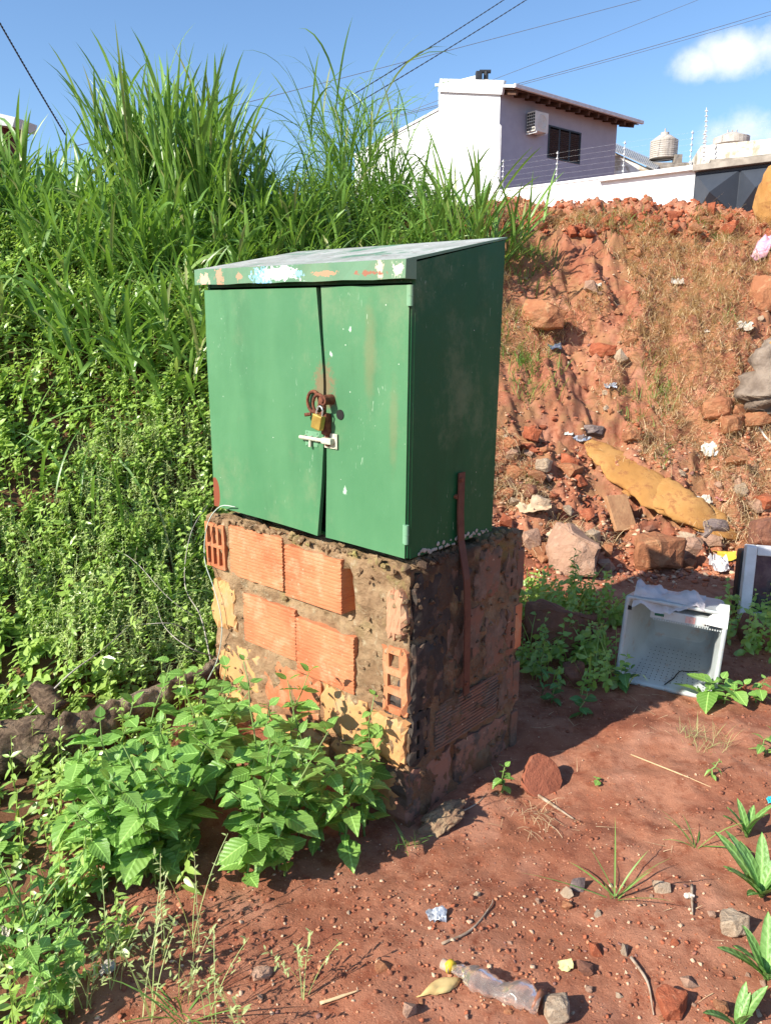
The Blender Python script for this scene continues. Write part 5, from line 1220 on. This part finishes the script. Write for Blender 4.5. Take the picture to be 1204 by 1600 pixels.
# ---------------------------------------------------------------- log, twigs
BARK = M_('weathered_bark'); vv = BARK.obj((1, 1, 1)); st = BARK.noise(16, 7, .7, BARK.obj((1.0, .35, 2.2)), 1.5)
c = BARK.mix(BARK.step(st, .36, .62), (.10, .065, .045), (.28, .19, .125)); c = BARK.mix(BARK.step(BARK.noise(4, 6, .6), .5, .64), c, (.36, .27, .19)); BARK.color(c).rough(.92).spec(.15); BARK.bump(BARK.math('ADD', st, BARK.math('MULTIPLY', BARK.noise(60, 6, .7), .4)), 1.0, .03); BARK = BARK.m
log = empty('fallen_log', G(160, 1170)); tag(log, 'weathered fallen log lying behind the weeds at the left of the pillar', 'log')
lp = [G(x, y) for x, y in ((-90, 1225), (20, 1200), (110, 1178), (190, 1140), (260, 1100), (325, 1062), (350, 1040))]
rs_ = [.095, .10, .085, .07, .055, .042, .035]
LP = [Vector(p)+Vector((0, 0, r*.75))-log.location for p, r in zip(lp, rs_)]
link('trunk', tube(LP, rs_, 40, seg=14, nzamp=.16, seed=3), log, BARK)
for k, (x, y, r, dx, dz) in enumerate([(95, 1150, .045, -.10, .09), ]):
    p = Vector(G(x, y))-log.location+Vector((0, 0, .1)); link('branch_stub', tube([p, p+Vector((dx*.5, .02, dz*.6)), p+Vector((dx, .03, dz))], [r, r*.8, r*.5], 10, seg=4, nzamp=.4, seed=k), log, BARK)
# bark strips
twigs = [([(330, 1050), (315, 985), (290, 930), (300, 860), (330, 800)], .0035, GREYTWIG, 'long bent grey twig arching up beside the left corner of the pillar'), ([(335, 1000), (270, 960), (215, 900), (180, 870)], .0025, GREYTWIG, 'thin grey twig crossing the wispy grass towards the left'),
 ([(50, 1140), (110, 1080), (165, 1030), (215, 990)], .0035, GREYTWIG, 'grey twig leaning from the log up into the weeds'), ([(320, 1020), (275, 1000), (235, 990), (190, 1000)], .0025, GREYTWIG, 'fine grey twig lying above the right end of the log'), ([(340, 1045), (300, 1035), (260, 1000), (245, 960)], .003, GREYTWIG, 'forked grey twig at the left foot of the pillar')]
for i, (pp, r, m, lab) in enumerate(twigs):
    P = []
    for k, (x, y) in enumerate(pp):
        g_ = Vector(G(x, y)); lift = .05+.22*math.sin(math.pi*k/(len(pp)-1)); d = (Vector(EYE)-g_).normalized(); P.append(g_+Vector((0, 0, .06))+d*lift)
    tag(link('twig', tube(P, list(np.linspace(r, r*.4, len(P))), 5, seg=6, nzamp=.2), None, m), lab, 'twig')
for pp, r, lab in [([(690, 1478), (735, 1455), (765, 1420), (770, 1408)], .0035, 'dark bent twig above the crushed bottle'), ([(818, 1230), (860, 1260), (895, 1282)], .006, 'dead stick lying right of the small round-leaved plant'), 
                   ([(1080, 1385), (1080, 1420), (1081, 1432)], .004, 'small black twig standing out left of the plantains'), ([(985, 1500), (1010, 1540), (1020, 1590)], .004, 'long root lying down the soil at the bottom right'), 
                   ([(500, 1572), (535, 1560), (560, 1552)], .004, 'pale stick at the bottom edge left of the bottle'), ([(985, 1180), (1060, 1210), (1110, 1232)], .0025, 'thin straw-coloured stem across the bare soil'), ([(1110, 870), (1150, 830), (1140, 812)], .0035, 'pale stick leaning over the lower tip of the yellow foam'),
                   ([(975, 440), (1005, 455), (1012, 500)], .006, 'root sticking out of the upper bank'), ([(680, 1290), (740, 1262), (760, 1240)], .003, 'thin dead stem along the right foot of the pillar')]:
    P = [Vector(G(x, y))+Vector((0, 0, r*1.5)) for x, y in pp]
    tag(link('twig', tube(P, list(np.linspace(r, r*.5, len(P))), 6, seg=5, nzamp=.35), None, TWIG if 'pale' not in lab and 'straw' not in lab else STRAWM), lab, 'twig')
# crumbled mortar chunk and the tilted tile near the pillar
def lump(name, px, py, w, h, m, lab, cat, seed, n=3, amp=.5, dz=.3, flat=1.0):
    b = G(px, py); dist = np.linalg.norm(b-EYE); W_, H_ = w/1200*dist, h/1200*dist; bm = bmesh.new(); bmesh.ops.create_icosphere(bm, subdivisions=n, radius=.5)
    for v in bm.verts: k = float(fbm(N3, v.co.x*2+seed, v.co.y*2+v.co.z*1.7+seed, 2.2, 4)); v.co *= 1+k*amp; v.co.x *= W_; v.co.z *= H_; v.co.y *= (W_+H_)/2*flat
    o = link(name, bm_mesh(name, bm), None, m); o.location = (b[0], b[1], b[2]+H_*dz); return tag(o, lab, cat)
lump('mortar_chunk', 690, 1290, 84, 26, simple('old_mortar', (.32, .22, .13), (.22, .13, .08), 30, .95, 60, .8, .012), 'long crumbly mortar chunk lying at the right foot of the pillar', 'mortar chunk', 4, n=4, amp=.5, flat=.7).rotation_euler = (0, -.35, .5)
TILE = rockmat('terracotta_tile', (.36, .12, .07), (.28, .09, .05), (.42, .17, .10))
b = G(850, 1235); bm = bmesh.new()
pts = []
for i in range(14):
    a = i/14*6.283; pts.append(Vector((.075*math.cos(a)*(1+.12*math.sin(3*a+1)), 0, .088*math.sin(a)*(1+.1*math.cos(2*a)))))
polyprism(bm, pts, (0, .022, 0)); bmesh.ops.bevel(bm, geom=[e for e in bm.edges], offset=.003, segments=1, affect='EDGES')
tl = link('broken_tile', bm_mesh('broken_tile', bm), None, TILE); tl.location = (b[0]-.01, b[1], b[2]+.055); tl.rotation_euler = (rad(-48), rad(38), rad(-12)); tag(tl, 'oval broken terracotta piece leaning at the shadow edge right of the pillar', 'broken tile')
# plank stub
b = Vector(G(975, 838)); e = Vector(G(962, 788)); bm = bmesh.new(); L_ = (e-b).length
for i in range(1): box(bm, -.085, .085, 0, L_*1.1, -.01, .03, bev=.006)
for v in bm.verts: v.co.x += .012*math.sin(v.co.y*20)
q_ = (e-b).to_track_quat('Y', 'Z'); pl = link('wood_offcut', bm_mesh('wood_offcut', bm), None, simple('rough_tan_wood', (.44, .24, .12), (.34, .17, .085), 14, .9, 40, .6, .01)); pl.location = b+Vector((0, 0, .03)); pl.rotation_euler = q_.to_euler(); tag(pl, 'rough tan wooden offcut lying below the yellow foam', 'wood offcut')

# ---------------------------------------------------------------- rubbish
def cloth(name, pts, m, label, cat, nx_=14, ny_=10, amp=.03, lift=.02, seed=0, frq=9, thick=.006):
    """crumpled sheet spanned by four ground pixels (corner order round)"""
    c = [Vector(G(*p)) for p in pts]; V = []; 
    for j in range(ny_+1):
        for i in range(nx_+1):
            s, t = i/nx_, j/ny_; p = (c[0]*(1-s)+c[1]*s)*(1-t)+(c[3]*(1-s)+c[2]*s)*t
            z = H(p.x, p.y); w = abs(float(fbm(N3, p.x+seed, p.y+seed, frq, 3)))
            e = .012*float(fbm(N5, p.x*3+seed, p.y*3, 8, 2))
            V.append((p.x+e*2, p.y+e, max(z, p.z*.5+z*.5)+lift*(1-(2*s-1)**4)*(1-(2*t-1)**4)+amp*w))
    F = [(j*(nx_+1)+i, j*(nx_+1)+i+1, (j+1)*(nx_+1)+i+1, (j+1)*(nx_+1)+i) for j in range(ny_) for i in range(nx_)]
    o = link(name, np_mesh(name, V, F, smooth=True), None, m); sm = o.modifiers.new('thickness', 'SOLIDIFY'); sm.thickness = thick; sm.offset = 1
    return tag(o, label, cat)
FOAM = M_('yellow_foam'); c = FOAM.mix(FOAM.step(FOAM.noise(4, 6, .6), .35, .65), (.38, .185, .058), (.45, .24, .085)); c = FOAM.mix(FOAM.step(FOAM.noise(9, 8, .75), .5, .64), c, (.29, .125, .05)); FOAM.color(c).rough(.95).spec(.1); FOAM.bump(FOAM.math('ADD', FOAM.math('MULTIPLY', FOAM.noise(180, 4), .3), FOAM.math('MULTIPLY', FOAM.noise(5, 3, .5, None, .6), 2)), .5, .02); FOAM = FOAM.m
foam = empty('foam_sheet', G(1030, 790)); tag(foam, 'long torn slab of dirty yellow foam lying down the lower bank', 'foam')
def fo(px, py, lift): return Vector(G(px, py))+Vector((0, 0, lift))-foam.location
link('strip', tube([fo(918, 700, .03), fo(938, 722, .05), fo(975, 752, .07), fo(1020, 785, .08), (fo(1075, 812, .07)), fo(1120, 832, .05), fo(1152, 845, .02)], [.05, .12, .165, .17, .16, .12, .03], 26, seg=9, nzamp=.12, flat=.24, seed=8, up=(.1, -.62, .78)), foam, FOAM)
link('flap', tube([fo(974, 788, .07), fo(995, 786, .10), fo(1030, 802, .12), fo(1078, 822, .10), fo(1130, 842, .05)], [.03, .085, .15, .14, .04], 22, seg=9, nzamp=.2, flat=.26, seed=5, up=(-.1, -.62, .78)), foam, FOAM)
o = lump('foam_lump', 1206, 352, 44, 84, FOAM, 'rounded dirty orange-yellow foam lump on the crest at the right edge', 'foam', 9, amp=.35, dz=.48)
FOAMY = FOAM
PINK = simple('pink_cloth', (.66, .30, .42), (.72, .45, .52), 9, .8, 40, .3)
cloth('pink_cloth', [(1170, 408), (1230, 408), (1225, 378), (1185, 385)], PINK, 'crumpled pink cloth on the bank at the right edge below the foam lump', 'cloth', amp=.16, lift=.06, seed=2, frq=7)
SACK = simple('greyish_sack', (.15, .11, .085), (.27, .21, .165), 7, .85, 12, 1.0, .04)
sb_ = empty('torn_sack', G(1195, 640)); tag(sb_, 'torn grey-brown sack standing on the bank at the right edge', 'sack')
def sk(px, py, l): return Vector(G(px, 640))+Vector((0, 0, l))-sb_.location
link('sack_body', tube([sk(1198, 0, -.02), sk(1196, 0, .12), sk(1200, 0, .3), sk(1208, 0, .46), sk(1214, 0, .56)], [.17, .20, .17, .12, .05], 24, seg=6, nzamp=.35, seed=4, up=(0, 1, 0)), sb_, SACK)
bm = bmesh.new(); me = tube([sk(1176, 0, .36)+Vector((0, -.03, 0)), sk(1186, 0, .46)+Vector((0, -.04, 0)), sk(1200, 0, .56)+Vector((0, -.04, 0))], [.012, .03, .012], 8, seg=5, nzamp=.3); bm.free(); link('orange_edge', me, sb_, FOAMY)
P = [Vector(G(*p))+Vector((0, 0, l)) for p, l in (((1172, 640), .10), ((1166, 655), .07), ((1170, 668), .03), ((1182, 676), .02), ((1195, 690), .02), ((1215, 705), .02))]
tag(link('knotted_rope', tube(P, .008, 8, seg=6), None, simple('white_cord', (.68, .64, .58), (.6, .55, .48), 30, .7, bstr=0)), 'white rope looping out below the grey sack', 'rope')
WHITEP = simple('dirty_white_scrap', (.58, .52, .45), (.42, .35, .28), 20, .7, 60, .4)
def scrap(px, py, w, h, m, lab, cat='scrap', name='plastic_scrap', seed=None, amp=1.0):
    seed = seed or px; b = G(px, py); dist = np.linalg.norm(b-EYE); W_, H_ = w*.8/1200*dist, h*.6/1200*dist; bm = bmesh.new(); bmesh.ops.create_grid(bm, x_segments=9, y_segments=9, size=.5)
    for v in bm.verts:
        x, y = v.co.x, v.co.y; r = 1+.5*float(fbm(N4, math.atan2(y, x)*1.3+seed, seed, 1, 2)); f = float(fbm(N3, x*2+seed, y*2, 1.7, 2)); v.co = Vector((x*W_*r, y*(W_+H_)*.35*r+f*H_*.2, H_*(.08+amp*abs(f)*.7+.45*(y+.5))))
    o = link(name, bm_mesh(name, bm), None, m); o.location = (b[0], b[1], b[2]+.004); o.rotation_euler = (0, 0, random.uniform(-.5, .5)); sm = o.modifiers.new('thickness', 'SOLIDIFY'); sm.thickness = .0015
    return tag(o, lab, cat)
FOIL = simple('silver_foil', (.52, .52, .53), (.26, .30, .38), 40, .35, 60, .5, .004, metal=.3)
YEL = simple('pale_yellow_card', (.70, .66, .30), (.62, .58, .26), 10, .6)
scrap(683, 1438, 34, 30, FOIL, 'crumpled silver and blue foil wrapper on bare soil', 'wrapper', 'foil_wrapper')
scrap(883, 1516, 26, 22, YEL, 'pale yellow plastic chip right of the crushed bottle', 'scrap', amp=.15)
scrap(1058, 442, 22, 22, WHITEP, 'white crumpled scrap high on the bank below the crest grass')
scrap(930, 455, 16, 22, WHITEP, 'white scrap on the upper bank beside the pinkish stone')
scrap(908, 688, 32, 20, FOIL, 'shiny pale scrap just above the tip of the yellow foam')
scrap(885, 680, 18, 14, simple('mint_scrap', (.45, .60, .55), (.6, .68, .64), 20, .5), 'mint green scrap beside the gully above the yellow foam')
scrap(953, 608, 18, 20, FOIL, 'silver scrap in the middle of the slope right of the gully')
scrap(1108, 715, 26, 46, simple('printed_bag', (.72, .70, .58), (.55, .60, .66), 26, .5), 'white and yellow plastic wrapper hanging in a hollow at mid right of the bank', 'wrapper', 'wrapper')
scrap(1160, 520, 26, 30, WHITEP, 'pale torn rag lying above the grey sack')
scrap(1102, 455+70, 12, 12, WHITEP, 'small pale square chip in the straw')
scrap(865, 545, 22, 22, simple('navy_scrap', (.10, .12, .17), (.16, .18, .24), 20, .5), 'dark blue-grey scrap just below the large orange rock')
scrap(1128, 782, 30, 12, simple('pink_yellow_wrapper', (.66, .16, .28), (.64, .50, .2), 30, .5), 'small pink and yellow wrapper above the lower end of the yellow foam', 'wrapper', 'wrapper')
scrap(1202, 1255, 12, 14, simple('turquoise_plastic', (.03, .45, .55), (.05, .5, .58), 10, .4), 'turquoise plastic scrap at the right edge by the plantains')
scrap(1100, 790, 26, 30, WHITEP, 'small white tatter right of the yellow foam'); scrap(865, 838, 60, 26, simple('cream_rag', (.60, .44, .30), (.50, .34, .22), 10, .85), 'cream rag among rubble behind the pillar shoulder', 'rag', 'rag')
scrap(830, 805, 60, 34, simple('tan_rag', (.56, .40, .26), (.48, .32, .2), 10, .85), 'tan crumpled rag by the right foot of the cabinet', 'rag', 'rag')
scrap(1075, 1405, 16, 12, WHITEP, 'tiny white scrap left of the round pale stone'); scrap(760, 1335-90, 8, 8, WHITEP, 'tiny white speck of litter right of the pillar base') if 0 else None
scrap(170, 1520, 22, 26, WHITEP, 'pale pinkish scrap among the weeds at the bottom left'); scrap(5, 1475, 22, 40, WHITEP, 'white scrap at the left edge among the front weeds')
scrap(1155, 875, 70, 22, simple('yellow_film', (.62, .48, .06), (.55, .38, .05), 9, .5), 'bright yellow plastic film lying behind the white monitor frame', 'plastic film')
scrap(1122, 895, 38, 52, simple('pale_film', (.50, .44, .42), (.62, .58, .56), 9, .4), 'pale crumpled plastic bag left of the white monitor frame', 'plastic bag', 'plastic_bag')
# crushed bottle
CLEAR = M_('dusty_clear_plastic'); CLEAR.color((.86, .74, .66)).rough(.15); CLEAR.p.inputs['Transmission Weight'].default_value = .85; CLEAR.p.inputs['IOR'].default_value = 1.3; CLEAR.bump(CLEAR.noise(24, 5), .5, .01); CLEAR = CLEAR.m
bt = empty('crushed_bottle', G(770, 1548)); tag(bt, 'crushed clear plastic bottle with yellow ring half buried in red soil at the bottom', 'bottle')
def bo(px, py, l): return Vector(G(px, py))+Vector((0, 0, l))-bt.location
link('bottle_body', tube([bo(706, 1526, .022), bo(722, 1532, .024), bo(745, 1545, .032), bo(775, 1558, .024), bo(810, 1570, .030), bo(842, 1582, .028)], [.012, .018, .038, .026, .036, .030], 22, seg=8, nzamp=.25, flat=.55, seed=12), bt, CLEAR)
link('neck', tube([bo(690, 1516, .020), bo(703, 1524, .021)], [.013, .013], 16), bt, simple('dusty_cap', (.5, .36, .28), (.42, .28, .2), 20, .6))
p0, p1 = bo(700, 1520, .021), bo(705, 1525, .0215); bm = bmesh.new(); cyl(bm, p0, p1, .0165, n=18); link('ring', bm_mesh('ring', bm, True), bt, simple('yellow_ring', (.70, .48, .04), (.65, .42, .03), 10, .4, bstr=0))
link('bottle_base', tube([bo(838, 1580, .03), bo(843, 1583, .03)], [.026, .020], 16, nzamp=.3), bt, simple('amber_plastic', (.30, .12, .06), (.24, .09, .05), 20, .3))
cloth('dried_husk', [(655, 1560), (700, 1556), (712, 1536), (685, 1535)], simple('dry_yellow_husk', (.62, .46, .20), (.5, .34, .14), 12, .7), 'dry yellow husk lying at the neck of the crushed bottle', 'husk', 8, 6, amp=.02, lift=.012, seed=7, frq=20, thick=.002)

# white plastic tub on its side
TUBM = M_('grey_white_plastic'); q = TUBM.xyz(); c = TUBM.mix(TUBM.step(TUBM.noise(5, 6, .6), .4, .7), (.46, .50, .50), (.36, .39, .39)); c = TUBM.mix(TUBM.math('MULTIPLY', TUBM.step(TUBM.noise(22, 6, .7), .55, .7), .6), c, (.40, .27, .2)); TUBM.color(c).rough(.42).spec(.4); TUBM = TUBM.m
tb0 = G(1036, 1078); tub = empty('plastic_tub', (tb0[0], tb0[1], tb0[2]), (rad(-3), rad(3), rad(-24))); tag(tub, 'white plastic drawer lying on its side on the soil, cracked and open to the front', 'plastic tub')
w_, h_, d_ = .205, .40, .34
def loopz(y, x0, x1, z0, z1, r=.03, n=4):
    P = []
    for cx, cz, a0 in ((x1-r, z1-r, 0), (x0+r, z1-r, 90), (x0+r, z0+r, 180), (x1-r, z0+r, 270)):
        for k in range(n+1): a = rad(a0+90*k/n); P.append((cx+r*math.cos(a), y, cz+r*math.sin(a)))
    return P
def shell(loops, close_end=True):
    bm = bmesh.new(); R_ = [[bm.verts.new(p) for p in L] for L in loops]
    for a, b in zip(R_[:-1], R_[1:]):
        for k in range(len(a)): bm.faces.new((a[k], a[(k+1) % len(a)], b[(k+1) % len(a)], b[k]))
    if close_end: bm.faces.new(R_[-1])
    bmesh.ops.recalc_face_normals(bm, faces=bm.faces); return bm
bm = shell([loopz(-.01, -w_-.012, w_+.012, -.004, h_+.012, .012), loopz(-.012, -w_, w_, .008, h_, .016), loopz(.0, -w_+.004, w_-.004, .012, h_-.004, .02), loopz(.14, -w_+.03, w_-.016, .035, h_-.02, .05), loopz(d_-.05, -w_+.085, w_-.03, .10, h_-.05, .06), loopz(d_, -w_+.11, w_-.05, .135, h_-.075, .05)])
o = link('inner_shell', bm_mesh('inner_shell', bm, True), tub, TUBM)
for p in o.data.polygons: p.use_smooth = len(p.vertices) == 4
sm = o.modifiers.new('thickness', 'SOLIDIFY'); sm.thickness = .004
bm = shell([loopz(-.0105, -w_-.013, w_+.013, -.005, h_+.013, .012), loopz(d_*.9, -w_+.02, w_-.0, .02, h_-.02, .03), loopz(d_+.012, -w_+.06, w_-.02, .06, h_-.05, .03)]); link('outer_shell', bm_mesh('outer_shell', bm), tub, TUBM)
# drain holes in the floor of the tub
bm = bmesh.new()
for i in range(14):
    for j in range(12):
        y = .03+j*.024; fx = (i+.5)/14; xa, xb = -w_+.05+.14*y, w_-.03-.05*y; x = xa+(xb-xa)*fx; z = np.interp(y, [0, .14, d_-.05], [.0125, .0355, .1005])+.0065
        bmesh.ops.create_circle(bm, cap_ends=True, segments=6, radius=.0027, matrix=Matrix.Translation((x, y, z)) @ Matrix.Rotation(.24, 4, 'X'))
tag(link('drain_holes', bm_mesh('drain_holes', bm), tub, DARK), kind='stuff')
# control lip across the top with a label and slots
bm = bmesh.new(); box(bm, -w_+.10, w_-.06, -.006, .10, h_-.075, h_-.030, M=Matrix.Identity(4), bev=.006)
for k in range(30):
    x = -w_+.115+k*.0103; box(bm, x, x+.005, -.010, -.004, h_-.080, h_-.074)
front = link('front_lip', bm_mesh('front_lip', bm), tub, TUBM)
bm = bmesh.new(); box(bm, .045, .085, -.0085, -.0065, h_-.068, h_-.038); link('label', bm_mesh('label', bm), tub, simple('faded_red_label', (.55, .22, .2), (.6, .42, .38), 60, .6, bstr=0))
bm = bmesh.new(); box(bm, -.085, -.045, -.0085, -.0065, h_-.060, h_-.048); link('dark_slot', bm_mesh('dark_slot', bm), tub, simple('dark_green_mark', (.03, .12, .07), (.02, .08, .05), bstr=0))
bm = bmesh.new(); box(bm, .125, .13, -.0085, -.0065, h_-.066, h_-.044); box(bm, .135, .14, -.0085, -.0065, h_-.066, h_-.044); box(bm, -w_-.011, -w_+.02, -.0135, -.0125, h_-.055, h_-.035); link('dark_slot', bm_mesh('dark_slot', bm), tub, DARK)
# top corner of the tub, its sunlight put into a whiter colour
bm = bmesh.new(); polyprism(bm, [(w_-.085, -.018, h_-.055), (w_+.012, -.018, h_-.06), (w_+.008, -.014, h_+.035), (w_-.03, .0, h_+.03)], (0, .05, 0)); bmesh.ops.recalc_face_normals(bm, faces=bm.faces); link('sunlit_corner', bm_mesh('sunlit_corner', bm), tub, simple('sunlit_white_plastic', (.78, .78, .76), (.7, .7, .68), 12, .4))
# crack: a thin broken edge standing proud of the floor
P = [(.0, .0, .022), (.015, .03, .028), (.035, .07, .037), (.045, .11, .045), (.06, .14, .052), (.09, .145, .053), (.13, .16, .058)]
link('crack', tube(P, .0022, 5, seg=3, nzamp=.5), tub, DARK)
# plastic film bag draped on the tub's top left
FILM = M_('cloudy_film'); FILM.color((.70, .62, .60)).rough(.35); FILM.p.inputs['Alpha'].default_value = .72; FILM.bump(FILM.noise(14, 6, .7), .7, .02); FILM = FILM.m
V = []; nx_, ny_ = 26, 10
Mtb = Matrix.Translation(tub.location) @ tub.rotation_euler.to_matrix().to_4x4()
for j in range(ny_+1):
    for i in range(nx_+1):
        s, t = i/nx_, j/ny_; x = -w_+.02+s*.30; f = float(fbm(N3, s*5, t*3, 1.4, 3)); y = .16-t*.19+.01*f
        z = h_+.03+.035*f-.07*max(0, t-.72)/.28*(1-s*.6)+.035*math.sin(s*9+1)*(t > .2)*.6
        V.append(Mtb @ Vector((x, y, z)))
F = [(j*(nx_+1)+i, j*(nx_+1)+i+1, (j+1)*(nx_+1)+i+1, (j+1)*(nx_+1)+i) for j in range(ny_) for i in range(nx_)]
tag(link('plastic_film', np_mesh('plastic_film', V, F, smooth=True), None, FILM), 'crumpled translucent plastic film draped over the top of the white tub', 'plastic film')
# discarded monitor frame at the right edge
fb = G(1170, 972); mon = empty('monitor_frame', tuple(fb), (rad(-6), rad(1), rad(-14))); tag(mon, 'discarded white-framed screen with dark glass standing at the right edge', 'monitor')
fw, fh = .56, .42
bm = bmesh.new(); x0_ = -.06
for a in ((x0_, x0_+.055, 0, fh), (x0_+fw-.055, x0_+fw, 0, fh)): box(bm, a[0], a[1], -.03, .04, a[2], a[3], bev=.008)
for a in ((x0_+.0555, x0_+fw-.0555, 0, .06), (x0_+.0555, x0_+fw-.0555, fh-.05, fh)): box(bm, a[0], a[1], -.028, .04, a[2], a[3], bev=.008)
link('bezel', bm_mesh('bezel', bm), mon, simple('white_bezel', (.74, .75, .76), (.62, .62, .62), 9, .4))
GL = M_('dark_glass'); GL.color(GL.mix(GL.step(GL.noise(9, 6, .7), .45, .65), (.02, .026, .05), (.08, .075, .09))).rough(.12).spec(.6); GL = GL.m
bm = bmesh.new(); box(bm, x0_+.0556, x0_+fw-.0556, -.012, .0, .0602, fh-.0502); link('screen', bm_mesh('screen', bm), mon, GL)
bm = bmesh.new(); box(bm, x0_-.012, x0_+fw-.02, .042, .16, .02, fh-.04, bev=.02); link('back_case', bm_mesh('back_case', bm), mon, BLACKP)
